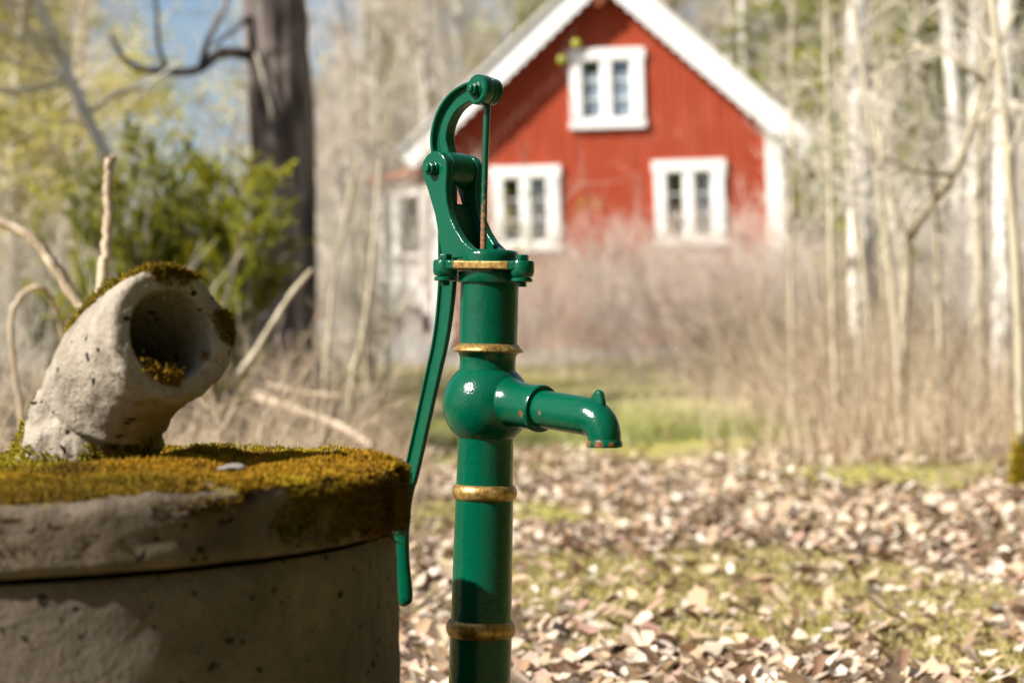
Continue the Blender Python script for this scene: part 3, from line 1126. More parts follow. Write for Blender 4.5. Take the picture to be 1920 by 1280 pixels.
    moss_strands('moss_tuft', P, Nc[idx], r.uniform(.005, .013, len(idx)) * np.where(sc1[idx], 1.15, .8), r, c, vp, .6)
    # moss on the lower lip of the mouth and the far rim
    P, Nn = [], []
    u_ = tan.cross(sidev).normalized()
    fc = face
    nn = 5200
    aa = np.where(r.uniform(0, 1, nn) < .55, r.normal(math.pi * 1.0, .42, nn), r.uniform(-.25, 1.75, nn))
    for q in range(nn):
        a = aa[q]
        lowlip = abs((a - math.pi + math.pi) % (2 * math.pi) - math.pi) > 2.0 if False else (math.cos(a) < -.4)
        u = u_ if u_.z > 0 else -u_
        d = u * math.cos(a) + sidev * math.sin(a)
        rad = (RI + random.gauss(.002, .005)) if lowlip else (RO - abs(random.gauss(0, .010)))
        off = random.uniform(-.012, .001) if lowlip else -.001
        P.append(fc + d * rad + tan * off)
        Nn.append((-d * .8 + tan * .4) if lowlip else (tan * .6 + d * .7))
    P, Nn = np.array(P), unit(np.array(Nn))
    keep = sin_noise(P, 45, 15) > -.12
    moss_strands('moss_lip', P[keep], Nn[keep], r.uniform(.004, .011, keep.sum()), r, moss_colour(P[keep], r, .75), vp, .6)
build_well()

# ================================================================ HAND PUMP
def build_pump():
    zax = Vector((math.sin(R(3.145)), 0, math.cos(R(3.145))))
    al = R(46)
    xs = Vector((math.cos(al), -math.sin(al), 0))
    xs = (xs - zax * xs.dot(zax)).normalized()
    ys = zax.cross(xs)
    root = bpy.data.objects.new('hand_pump', None)
    COL.objects.link(root)
    root.matrix_world = Matrix(((xs.x, ys.x, zax.x, -0.0891), (xs.y, ys.y, zax.y, 3.14), (xs.z, ys.z, zax.z, 0), (0, 0, 0, 1)))
    tag(root, 'glossy green cast iron hand pump with gold rings and curved lever handle', 'water pump')
    G, A = M_GREEN, M_GOLD
    def arc(cx, cz, rx, rz, a0, a1, n):
        return [(cx + rx * math.cos(R(a0 + (a1 - a0) * i / n)), cz + rz * math.sin(R(a0 + (a1 - a0) * i / n))) for i in range(n + 1)]
    # column: base, lower pipe, globe, upper cylinder
    globe = arc(0, .791, .0745, .0745, -50, 50, 26)
    prof = [(.115, -.05), (.115, .018), (.11, .024), (.075, .03), (.060, .05), (.0525, .09), (.0522, .402)]
    prof += [(.0517, .43), (.0508, .445), (.0487, .628)]
    prof += [(.0478, .655), (.0470, .728)]
    prof += globe
    prof += [(.0478, .8495), (.0470, .853), (.0470, .866), (.0482, .8725), (.0510, .8775), (.0490, .889), (.0490, .9935), (.0540, .9945), (.0555, .998), (.0555, 1.012)]
    MB().lathe(prof, 96).obj('column', G, root, True, 0, angle=28)
    # gold rings
    def ring(z0, z1, r0, r1, name='gold_ring'):
        n = 12
        p = [(r0 - .004, z0)] + [(r0 + (r1 - r0) * math.sin(math.pi * i / n) ** .62, z0 + (z1 - z0) * i / n) for i in range(n + 1)] + [(r0 - .004, z1)]
        MB().lathe(p, 96, caps=False).obj(name, A, root, True, 0, angle=60)
    ring(.4000, .4300, .0518, .0588)
    ring(.6300, .6562, .0484, .0552)
    MB().lathe([(.0475, .8765), (.0588, .8788), (.0596, .8802), (.0590, .8822), (.0545, .8862), (.0508, .8918), (.0485, .8922)], 96, caps=False).obj('gold_ring', A, root, True, 0, angle=60)
    # flange: hull of three eared circles
    def hull(rho, re, n=14):
        pts = []
        for q in range(3):
            a0 = 120 * q
            for i in range(n + 1):
                a = R(a0 - 60 + 120 * i / n)
                pts.append((rho * math.cos(R(a0)) + re * math.cos(a), rho * math.sin(R(a0)) + re * math.sin(a)))
        return pts
    MB().prism(hull(.077, .0192), 1.0135, 1.0300, 'xy').obj('flange', G, root, True, .0035, 3)
    for q in range(3):
        a = R(120 * q)
        c = (.077 * math.cos(a), .077 * math.sin(a), 0)
        MB().lathe([(.0170, 1.0040), (.0195, 1.0075), (.0205, 1.0125), (.0205, 1.0270), (.0185, 1.0305), (.012, 1.0312)], 40, c=c).obj('flange_ear', G, root, True, 0, angle=50)
        MB().lathe([(.0160, .9955), (.0180, .9965), (.0180, 1.0010), (.0165, 1.0022), (.013, 1.0035)], 36, c=c).obj('washer', G, root, True, 0, angle=50)
        hexp = [(c[0] + .0115 * math.cos(R(60 * k + 12 * q)), c[1] + .0115 * math.sin(R(60 * k + 12 * q))) for k in range(6)]
        MB().prism(hexp, 1.0310, 1.0405, 'xy').obj('bolt_head', G, root, True, .0016, 2)
        MB().prism([(c[0] + .009 * math.cos(R(60 * k)), c[1] + .009 * math.sin(R(60 * k))) for k in range(6)], .9875, .9953, 'xy').obj('nut', G, root, True, .001, 2)
        # gold painted face between the ears
        am = R(120 * q + 60)
        tx, ty = -math.sin(am), math.cos(am)
        nx, ny = math.cos(am), math.sin(am)
        d = .0575
        poly = []
        for i in range(13):
            f = -1 + 2 * i / 12
            e = .0032 * (1 - f ** 6) + .0008
            poly.append((nx * (d + e) + tx * f * .0485, ny * (d + e) + ty * f * .0485))
        poly += [(nx * (d - .006) + tx * .0485, ny * (d - .006) + ty * .0485), (nx * (d - .006) - tx * .0485, ny * (d - .006) - ty * .0485)]
        MB().prism(poly, 1.0150, 1.0288, 'xy').obj('gold_band', A, root, True, .0022, 2)
    # boss on the flange
    boss = [(.0485, 1.0295), (.0485, 1.0350)] + arc(.040, 1.038, .0085, .0115, 0, 90, 8) + [(.030, 1.0497), (.018, 1.0470), (.0175, 1.0310)]
    MB().lathe(boss, 72).obj('boss', G, root, True, 0, angle=35)
    # bracket: two cheeks and a web behind
    PV = (-.1005, 1.1885)
    back = [(-.0765, 1.034), (-.0785, 1.050), (-.0850, 1.075), (-.0955, 1.110), (-.1070, 1.135), (-.1190, 1.160), (-.1290, 1.175)]
    top = [(PV[0] + .0325 * math.cos(R(a)), PV[1] + .0300 * math.sin(R(a))) for a in range(175, 5, -10)]
    front = [(-.0675, 1.180), (-.0690, 1.155), (-.0660, 1.130), (-.0560, 1.105), (-.0410, 1.083), (-.0240, 1.065), (-.0050, 1.0525), (.0150, 1.0450), (.022, 1.040), (.022, 1.034)]
    for s in (-1, 1):
        y0, y1 = (s * .0275, s * .0435)
        MB().prism(back + top + front, min(y0, y1), max(y0, y1)).obj('bracket_cheek', G, root, True, .0050, 4)
    wb = [(-.0700, 1.034), (-.0740, 1.055), (-.0800, 1.080), (-.0900, 1.108), (-.0985, 1.128)]
    wf = [(x + .013, z + .004) for x, z in wb][::-1]
    MB().prism(wb + wf, -.028, .028).obj('bracket_web', G, root, True, .003, 2)
    # pivot bolt through the cheeks
    MB().lathe([(.0135, -.0485), (.0135, -.0430)], 28, 'y', (PV[0], 0, PV[1])).obj('washer', G, root, True, .0015, 2)
    MB().prism([(PV[0] + .0125 * math.cos(R(60 * k + 15)), PV[1] + .0125 * math.sin(R(60 * k + 15))) for k in range(6)], -.0570, -.0486).obj('bolt_head', G, root, True, .0018, 2)
    MB().lathe([(.0070, -.0625), (.0078, -.0572)], 20, 'y', (PV[0], 0, PV[1])).obj('bolt_end', G, root, True, .0012, 2)
    MB().prism([(PV[0] + .0125 * math.cos(R(60 * k + 40)), PV[1] + .0125 * math.sin(R(60 * k + 40))) for k in range(6)], .0440, .0530).obj('nut', G, root, True, .0018, 2)
    # handle: hub, ribbed lever, grip, goose-neck arm
    def catmull(pts, n):
        out = []
        P = [pts[0]] + pts + [pts[-1]]
        for i in range(1, len(P) - 2):
            for k in range(n):
                t = k / n
                out.append(tuple(.5 * (2 * b + (c - a) * t + (2 * a - 5 * b + 4 * c - d) * t * t + (3 * b - a - 3 * c + d) * t ** 3) for a, b, c, d in zip(P[i - 1], P[i], P[i + 1], P[i + 2])))
        out.append(pts[-1])
        return out
    def isec(hw, fl, web, rim):
        """I-section: half width hw in the plane, rim half depth fl, web half thickness, rim thickness"""
        return [(-hw, -fl), (-hw + rim, -fl), (-hw + rim * 1.6, -web), (hw - rim * 1.6, -web), (hw - rim, -fl), (hw, -fl),
                (hw, fl), (hw - rim, fl), (hw - rim * 1.6, web), (-hw + rim * 1.6, web), (-hw + rim, fl), (-hw, fl)]
    def groove(hw, fl, rim, gr):
        """thin rim, groove, wide raised band (rim on the negative side)"""
        one = [(-hw, -fl), (-hw + rim, -fl), (-hw + rim * 1.3, -.0015), (-hw + rim + gr, -.0015), (-hw + rim * 1.6 + gr, -fl * .85), (hw, -fl * .8)]
        return one + [(u, -y) for u, y in one[::-1]]
    hub = MB().lathe([(.028, -.0265), (.0315, -.0235), (.0315, .0235), (.028, .0265)], 48, 'y', (PV[0], 0, PV[1])).obj('handle', G, root, True, 0, angle=40)
    lev = catmull([(-.1120, 1.165, 1.0), (-.1095, 1.10, 1.0), (-.1065, 1.03, 1.0), (-.1067, .986, .97), (-.1128, .931, .92), (-.1222, .885, .88), (-.1332, .848, .86), (-.1580, .7635, .84), (-.1831, .678, .84), (-.1945, .648, .86)], 6)
    MB().sweep_xz(lev, groove(.0190, .0070, .0045, .0090)).obj('lever', G, hub, True, .0016, 2)
    grip = catmull([(-.1900, .668, .80), (-.1955, .652, 1.02), (-.2000, .637, 1.0), (-.2070, .602, .94), (-.2113, .554, .98), (-.2098, .507, 1.04), (-.2025, .461, 1.10), (-.1985, .442, 1.02), (-.1962, .432, .72), (-.1950, .4285, .25)], 6)
    sec = [(.0170 * math.cos(2 * math.pi * k / 20), .0125 * math.sin(2 * math.pi * k / 20)) for k in range(20)]
    MB().sweep_xz(grip, sec).obj('grip', G, hub, True, 0, angle=60)
    arm = catmull([(-.1130, 1.200, 1.05), (-.1265, 1.232, 1.05), (-.1270, 1.258, 1.02), (-.1150, 1.285, 1.0), (-.0930, 1.306, .95), (-.0640, 1.318, .90), (-.0330, 1.322, .88)], 8)
    MB().sweep_xz(arm, [(-u, y) for u, y in groove(.0190, .0125, .0055, .0130)][::-1]).obj('goose_neck', G, hub, True, .0018, 2)
    TP = (-.0265, 1.3205)
    MB().lathe([(.0225, -.0190), (.0255, -.0160), (.0255, .0010), (.0235, .0035)], 44, 'y', (TP[0], 0, TP[1])).obj('arm_boss', G, hub, True, 0, angle=40)
    # link at the arm's end
    MB().lathe([(.0210, .0040), (.0240, .0060), (.0240, .0130), (.0210, .0150)], 44, 'y', (TP[0], 0, TP[1])).obj('link_eye', G, root, True, 0, angle=40)
    MB().lathe([(.0200, .0155), (.0225, .0175), (.0225, .0235), (.0195, .0260)], 44, 'y', (TP[0], 0, TP[1])).obj('link_plate', G, root, True, 0, angle=40)
    MB().prism([(TP[0] + .0130 * math.cos(R(60 * k + 10)), TP[1] + .0130 * math.sin(R(60 * k + 10))) for k in range(6)], .0262, .0345).obj('nut', G, root, True, .0018, 2)
    MB().lathe([(.0145, -.0215), (.0145, -.0190)], 28, 'y', (TP[0], 0, TP[1])).obj('washer', G, root, True, .001, 2)
    MB().prism([(TP[0] + .0118 * math.cos(R(60 * k + 20)), TP[1] + .0118 * math.sin(R(60 * k + 20))) for k in range(6)], -.0300, -.0216).obj('bolt_head', G, root, True, .0016, 2)
    MB().lathe([(.0058, -.0345), (.0066, -.0302)], 20, 'y', (TP[0], 0, TP[1])).obj('bolt_end', G, root, True, .001, 2)
    rodm = MB().tube([(TP[0] - .001, .0095, 1.300), (-.0275, .0080, 1.22), (-.0255, .0060, 1.14), (-.0225, .0045, 1.045), (-.020, .003, 1.02)], [.0062, .0054, .0054, .0054, .0054], 20)
    rod = rodm.obj('pump_rod', M_ROD, root, True, 0, angle=60)
    rod['label'] = 'thin lift rod, green above and rusty below'
    # spout: sleeve, nozzle elbow, lug
    def sx(x): return .7985 - .0775 * x
    def circ_sweep(path, name, sides=48, capend=True, mat_=G):
        """path: (x, z, radius) in the middle plane"""
        n = len(path)
        V, F = [], []
        for i, (x, z, r_) in enumerate(path):
            a, b = path[max(i - 1, 0)], path[min(i + 1, n - 1)]
            t = Vector((b[0] - a[0], 0, b[1] - a[1]))
            if t.length < 1e-6: t = Vector((path[i][0] - path[i - 2][0], 0, path[i][1] - path[i - 2][1]))
            t.normalize()
            u = Vector((-t.z, 0, t.x))
            for k in range(sides):
                q = 2 * math.pi * k / sides
                V.append(Vector((x, 0, z)) + u * math.cos(q) * r_ + Vector((0, 1, 0)) * math.sin(q) * r_)
        for i in range(n - 1):
            for k in range(sides):
                k2 = (k + 1) % sides
                F.append((i * sides + k, i * sides + k2, (i + 1) * sides + k2, (i + 1) * sides + k))
        return MB().add(V, F).obj(name, mat_, root, True, 0, angle=35)
    sl_path = [(.030, sx(.03), .0375), (.055, sx(.055), .0440), (.066, sx(.066), .0402), (.074, sx(.074), .0383), (.085, sx(.085), .0375), (.116, sx(.116), .0372), (.1235, sx(.1235), .0375), (.1250, sx(.125), .0390), (.1310, sx(.131), .0392), (.1335, sx(.1335), .0380), (.1337, sx(.1337), .0300)]
    circ_sweep(sl_path, 'spout_sleeve')
    noz = []
    for x in np.linspace(.120, .240, 12):
        noz.append((x, sx(x), .0312 - (x - .12) * .006))
    x0, z0 = .240, sx(.240)
    a0 = math.atan(-.0775)
    rb = .036
    cx, cz = x0 + rb * math.sin(a0), z0 - rb * math.cos(a0)
    for i in range(1, 19):
        t = math.pi / 2 - (R(4.4) + (R(88) - R(4.4)) * i / 18) + 0
        noz.append((cx + rb * math.cos(t) + .0, cz + rb * math.sin(t), .0306 - .0045 * i / 18))
    ex, ez, _ = noz[-1]
    noz += [(ex + .0002, ez - .0015, .0259), (ex + .0003, ez - .0025, .0264), (ex + .0004, ez - .0033, .0280), (ex + .0006, ez - .0100, .0284), (ex + .0007, ez - .0118, .0276), (ex + .0007, ez - .0124, .0225), (ex + .0005, ez - .006, .0215), (ex, ez, .021), (ex - .006, ez + .016, .021)]
    circ_sweep(noz, 'nozzle')
    lug = [(.2370, .804), (.2460, .8130), (.2520, .8205), (.2570, .8240), (.2620, .8240), (.2665, .8195), (.2705, .8070), (.2735, .794), (.250, .79)]
    MB().prism(lug, -.0065, .0065).obj('spout_lug', G, root, True, .0052, 4)
build_pump()

# ================================================================ TREES
def gz(x, y):
    return float(ground_z(x, y))

def build_big_tree():
    x, y = -1.87, 15.0
    t = empty('old_tree', (x, y, gz(x, y)))
    tag(t, 'thick dark furrowed tree trunk standing behind the mossy well', 'tree')
    # trunk with furrows, a root flare and a healed scar
    seg, V, F = 72, [], []
    zs = np.concatenate([np.linspace(-.15, 1.0, 20), np.linspace(1.06, 6.2, 70), np.linspace(6.5, 11, 12)])
    for z in zs:
        c = (.04 * math.sin(z * .9) + .03 * z * .4, .03 * math.sin(z * .7 + 1), z)
        base = .262 - .004 * z if z < 6.2 else .237 - .035 * (z - 6.2)
        for k in range(seg):
            a = 2 * math.pi * k / seg
            flare = .0
            if z < .8:
                f = (1 - max(z, 0) / .8) ** 2
                flare = f * (.10 + .10 * max(0, math.cos(2.5 * (a - .2))) ** 2 + .30 * max(0, math.cos(a - .05)) ** 6)
            fur = .020 * noise.fractal(Vector((math.cos(a) * 7, math.sin(a) * 7, z * 1.3)), .8, 2.1, 5)
            lump = .028 * noise.fractal(Vector((math.cos(a) * 1.3, math.sin(a) * 1.3, z * .8 + 7)), 1, 2, 2)
            da = math.atan2(math.sin(a + 1.75), math.cos(a + 1.75))
            scar = -.045 * math.exp(-((z - 2.62) / .22) ** 2 - (da / .30) ** 2) + .03 * math.exp(-((z - 2.32) / .10) ** 2 - (da / .3) ** 2)
            rr = base + flare + fur + lump + scar
            V.append((c[0] + rr * math.cos(a), c[1] + rr * math.sin(a), z))
    for i in range(len(zs) - 1):
        for k in range(seg):
            k2 = (k + 1) % seg
            F.append((i * seg + k, i * seg + k2, (i + 1) * seg + k2, (i + 1) * seg + k))
    MB().add(V, F).obj('trunk', M_BARK, t, True, 0, angle=0)
    def limb(pts, r0, r1, name='limb'):
        n = 16
        P = [Vector(p) for p in pts]
        out = []
        Q = [P[0]] + P + [P[-1]]
        for i in range(1, len(Q) - 2):
            for k in range(6):
                f = k / 6
                a, b, c, d = Q[i - 1:i + 3]
                out.append(.5 * (2 * b + (c - a) * f + (2 * a - 5 * b + 4 * c - d) * f * f + (3 * b - a - 3 * c + d) * f ** 3))
        out.append(P[-1])
        m = len(out)
        return MB().tube(out, [r0 + (r1 - r0) * i / (m - 1) for i in range(m)], 9).obj(name, M_BARK, t, True, 0, angle=0)
    # limbs reaching left over the sky gap, then up; bleached stub on the trunk
    limb([(-.1, -.1, 3.00), (-.35, -.25, 3.02), (-.55, -.3, 2.88), (-.80, -.35, 2.87), (-1.05, -.4, 2.92), (-1.2, -.4, 3.15)], .050, .018)
    limb([(-.52, -.3, 2.90), (-.44, -.3, 3.15), (-.30, -.3, 3.42), (-.2, -.35, 3.9)], .030, .018)
    limb([(-.78, -.35, 2.88), (-.84, -.35, 3.1), (-.86, -.3, 3.45), (-1.0, -.3, 3.9)], .022, .012)
    limb([(-.1, -.1, 3.35), (-.24, -.3, 3.2), (-.40, -.4, 3.05)], .030, .014)
    s = MB().tube([(-.08, -.27, 3.0), (-.02, -.31, 2.75), (.03, -.33, 2.55), (.04, -.34, 2.46)], [.012, .014, .018, .030], 9).obj('dead_stub', M_GREYBARK, t, True, 0, angle=0)
    # crown above the frame
    r = np.random.default_rng(21)
    tr = grow(np.array([[.1, 0, 4.6]]), np.array([[0, 0, 1.0]]), np.array([6.5]), 8, .05, .02, r)
    _, t1, P1, D1 = kids(tr, 16, 0, .98, 55, r)
    b1 = grow(P1, D1, 2.6 * (1.1 - t1) + .5, 5, .13, .06, r)
    p2, t2, P2, D2 = kids(b1, 7, .15, 1, 45, r)
    b2 = grow(P2, D2, r.uniform(.5, 1.3, len(p2)), 4, .16, .04, r)
    p3, t3, P3, D3 = kids(b2, 5, .1, 1, 45, r)
    b3 = grow(P3, D3, r.uniform(.2, .6, len(p3)), 2, .2, .04, r)
    Vv, Ff = join([tubes(b1, np.full(len(b1), .05), np.full(len(b1), .014), 5), tubes(b2, np.full(len(b2), .016), np.full(len(b2), .006), 3), tubes(b3, np.full(len(b3), .006), np.full(len(b3), .003), 3)])
    link('crown', fast_mesh('crown', Vv, Ff), M_GREYBARK, t)
    # moss collar on the roots
build_big_tree()

def build_juniper():
    x, y = -2.20, 12.0
    t = empty('juniper_bush', (x, y, gz(x, y)))
    tag(t, 'bushy bright green juniper growing left of the dark trunk', 'juniper')
    r = np.random.default_rng(31)
    ns = 44
    P = np.c_[r.normal(0, .19, (ns, 2)), np.zeros(ns)]
    D = np.c_[r.normal(0, .22, (ns, 2)), np.ones(ns)]
    L = r.uniform(1.1, 1.95, ns)
    b1 = grow(P, D, L, 7, .06, .06, r)
    p2, t2, P2, D2 = kids(b1, 16, .12, 1, 42, r)
    b2 = grow(P2, D2, r.uniform(.18, .46, len(p2)), 4, .12, .14, r)
    p3, t3, P3, D3 = kids(b2, 6, .1, 1, 40, r)
    b3 = grow(P3, D3, r.uniform(.06, .17, len(p3)), 2, .15, .12, r)
    link('stems', fast_mesh('stems', *join([tubes(b1, np.full(ns, .018), np.full(ns, .005), 5), tubes(b2, np.full(len(b2), .005), np.full(len(b2), .002), 3)])), M_GREYBARK, t)
    n = 150000
    k = r.integers(0, len(b3), n)
    f = r.uniform(0, 1, (n, 1))
    Q = b3[k, 0] * (1 - f) + b3[k, 2] * f
    d = unit(b3[k, 2] - b3[k, 0])
    dd = unit(d + unit(r.normal(0, 1, (n, 3))) * .9)
    side = unit(np.cross(dd, r.normal(0, 1, (n, 3))))
    s = r.uniform(.020, .042, (n, 1))
    V = np.stack([Q - side * .0065, Q + side * .0065, Q + dd * s], 1).reshape(-1, 3)
    cols = np.array([[.22, .23, .012], [.32, .32, .016], [.10, .12, .012], [.44, .42, .022], [.24, .21, .05]])
    tone = np.repeat(r.integers(0, 4, ns), 16)
    tone = np.repeat(tone, 6)[k]
    ci = np.where(r.uniform(0, 1, n) < .6, tone, r.integers(0, 5, n))
    c = cols[ci] * r.uniform(.8, 1.25, (n, 1))
    link('foliage', fast_mesh('foliage', V, (np.arange(n) * 3)[:, None] + np.arange(3)[None], np.repeat(c, 3, 0)), M_FOLIAGE, t, False)
    # small seedling of the same bush to its left
    o = copy_tree(t)
    o.name = 'juniper_bush'
    o.location = (-3.05, 13.2, gz(-3.05, 13.2))
    o.scale = (.45, .45, .62)
    o.rotation_euler.z = 2.0
    tag(o, 'small slim young juniper among bare twigs, lower than the big juniper', 'juniper')
    t['group'] = o['group'] = 'junipers'
build_juniper()

def tree_thing(name, meshes, mats, loc, rz, sc, label, cat, group):
    t = empty(name, loc, rz)
    t.scale = (sc, sc, sc)
    tag(t, label, cat, group)
    for nm, me, mt in zip(('trunk', 'branches', 'leaves'), meshes, mats):
        if me is None: continue
        if not me.materials: me.materials.append(mt)
        o = bpy.data.objects.new(nm, me)
        COL.objects.link(o)
        o.parent = t
        if nm != 'trunk': o['kind'] = 'stuff'      # twigs and leaves past counting
    return t

YEL = [[.56, .48, .10], [.48, .42, .09], [.62, .54, .16], [.40, .38, .08]]
BUD = [[.42, .38, .10], [.36, .33, .10], [.46, .40, .16]]
def smooth_all(ms):
    for m in ms:
        if m: m.polygons.foreach_set('use_smooth', [True] * len(m.polygons))
    return ms

maples = [smooth_all(tree_meshes(100 + i, 7.5, .075, 24, 8, 6, .14, 55, .30, leaves=16000, leaf_cols=YEL, leaf_size=.05, twig=.005)) for i in range(2)]
greys = [smooth_all(tree_meshes(120 + i, 13 + i, .13, 34, 9, 7, .06, 55, .24, leaves=900, leaf_cols=BUD, leaf_size=.07, twig=.010)) for i in range(4)]
birches = [smooth_all(tree_meshes(140 + i, 15, .13, 30, 8, 7, .15, 42, .20, leaves=700, leaf_cols=BUD, leaf_size=.06, twig=.008, wob=.022)) for i in range(3)]
saplings = [smooth_all(tree_meshes(160 + i, 4.6, .026, 12, 5, 4, .25, 42, .15, twig=.0035, wob=.03)) for i in range(5)]
olives = [smooth_all(tree_meshes(180 + i, 12, .11, 36, 9, 7, .04, 58, .24, leaves=4200, leaf_cols=[[.36, .36, .07], [.28, .29, .06], [.45, .42, .12]], leaf_size=.085, twig=.010)) for i in range(2)]

def in_gap(x, y, m=.0):
    """true where a crown would close the patch of open sky left of the trunk"""
    u = x / y
    return -.205 - m < u < -.128 + m

# yellow flowering trees at the upper left
for i, (x, y, rz, s, lab) in enumerate([(-4.95, 15.5, .4, 1.0, 'slender tree with fresh yellow leaves left of the juniper'),
                                        (-5.3, 19.5, 2.2, 1.15, 'taller tree with fresh yellow leaves beyond the slim young juniper'),
                                        (-5.0, 17.0, 4.0, .8, 'low spreading tree with fresh yellow leaves among bare trees')]):
    tree_thing('maple_tree', maples[i % 2], (M_GREYBARK, M_TWIGPALE, M_FOLIAGE), (x, y, gz(x, y)), rz, s, lab, 'tree', 'yellow leafing trees')

# leaning pale trunk at the upper left
def build_leaning():
    x, y = -3.25, 14.0
    t = empty('leaning_tree', (x, y, gz(x, y)))
    tag(t, 'pale bare trunk leaning out over the juniper', 'tree')
    P = [(.95, .2, 0), (.60, .1, 1.1), (.28, 0, 2.05), (.15, 0, 2.35), (-.02, 0, 2.75), (-.14, 0, 3.05), (-.35, 0, 3.6), (-.7, 0, 4.6)]
    MB().tube(P, [.055, .05, .048, .046, .044, .042, .036, .02], 10).obj('trunk', M_BIRCH, t, True, 0, angle=0)
    r = np.random.default_rng(77)
    pts = np.array([P[3:]], dtype=float)
    _, t1, P1, D1 = kids(pts, 12, 0, 1, 60, r)
    b1 = grow(P1, D1, r.uniform(.5, 1.3, 12), 5, .12, .04, r)
    p2, _, P2, D2 = kids(b1, 7, .1, 1, 45, r)
    b2 = grow(P2, D2, r.uniform(.2, .6, len(p2)), 3, .16, .03, r)
    link('branches', fast_mesh('branches', *join([tubes(b1, np.full(12, .016), np.full(12, .006), 5), tubes(b2, np.full(len(b2), .006), np.full(len(b2), .003), 3)])), M_TWIGPALE, t)
    for pts_, r0 in (([(-.02, 0, 2.70), (-.45, -.1, 2.62), (-.9, -.1, 2.72), (-1.5, -.1, 2.85)], .024), ([(.1, 0, 2.45), (.35, -.1, 2.58), (.62, -.1, 2.66), (.9, -.1, 2.85)], .02)):
        MB().tube(pts_, [r0, r0 * .9, r0 * .7, r0 * .4], 7).obj('limb', M_BIRCH, t, True, 0, angle=0)
build_leaning()

# birch trunks round the house, placed one by one
BL = 'pale birch trunk rising behind the house roof'
birch_spots = [(7.1, 37.5, .0, .95, 'white birch rising beside the right eave, behind the house'),
               (5.15, 38, 1.2, .9, BL), (4.55, 39.5, 2.4, .8, BL),
               (6.6, 31.5, 3.1, .9, 'pale birch standing just right of the cottage corner'),
               (6.9, 26.0, .7, .85, 'slim birch among saplings at the right of the cottage'),
               (-1.2, 44, 1.0, .9, 'birch showing between the dark trunk and the left roof slope'),
               (-2.1, 47, 2.0, 1.0, 'birch showing between the dark trunk and the left roof slope'),
               (8.9, 36, 4.0, 1.0, 'white birch far right among bare trees'),
               (-3.6, 33, 5.0, .8, 'thin birch beyond the dark trunk')]
tall_birches = [smooth_all(tree_meshes(150 + i, 16, .125, 22, 8, 7, .42, 42, .17, leaves=500, leaf_cols=BUD, leaf_size=.06, twig=.008, wob=.015)) for i in range(2)]
for i, (x, y, rz, s, lab) in enumerate([(3.28, 17.4, .4, 1.05, 'smooth pale birch trunk standing between the pump spout thicket and cottage corner'), (3.72, 14.2, 2.0, .75, 'slim pale birch trunk beyond the sapling with the mossy foot'), (5.35, 22.0, 3.5, .9, 'slender pale birch deeper in the thicket right of the cottage'), (4.35, 17.6, 1.1, .6, 'thin young birch in the middle of the pale thicket')]):
    tree_thing('birch_tree', tall_birches[i % 2], (M_BIRCH, M_TWIGPALE, M_FOLIAGE), (x, y, gz(x, y) - .1), rz, s, lab, 'birch', 'birches around the cottage')
for i, (x, y, rz, s, lab) in enumerate(birch_spots):
    tree_thing('birch_tree', birches[i % 3], (M_BIRCH, M_TWIGPALE, M_FOLIAGE), (x, y, gz(x, y) - .1), rz, s, lab, 'birch', 'birches around the cottage')

# bare wood behind everything
r = np.random.default_rng(55)
spots = []
tries = 0
while len(spots) < 78 and tries < 9000:
    tries += 1
    y = r.uniform(30, 78)
    x = r.uniform(-.34, .34) * y
    if in_gap(x, y, .030): continue
    if y < 40 and -3.4 < x < 6.0: continue
    if any((x - a) ** 2 + (y - b) ** 2 < 5.0 for a, b in spots): continue
    spots.append((x, y))
for i, (x, y) in enumerate(spots):
    if i % 5 == 3:
        tree_thing('budding_tree', olives[i % 2], (M_GREYBARK, M_TWIGOLIVE, M_FOLIAGE), (x, y, gz(x, y)), r.uniform(0, 6.3), r.uniform(.8, 1.2), 'olive budding tree in the wood behind the cottage', 'tree', 'budding trees of the background wood')
    else:
        tree_thing('bare_tree', greys[i % 4], (M_GREYBARK, (M_TWIG, M_TWIGDARK, M_TWIGPALE, M_TWIG)[i % 4], M_FOLIAGE), (x, y, gz(x, y)), r.uniform(0, 6.3), r.uniform(.75, 1.2), 'bare grey tree in the wood beyond the dark trunk and juniper' if x / y < -.05 else ('bare grey tree rising behind the cottage roof' if x / y < .16 else 'bare grey tree in the wood beyond the birches and thicket'), 'tree', 'bare trees of the background wood')

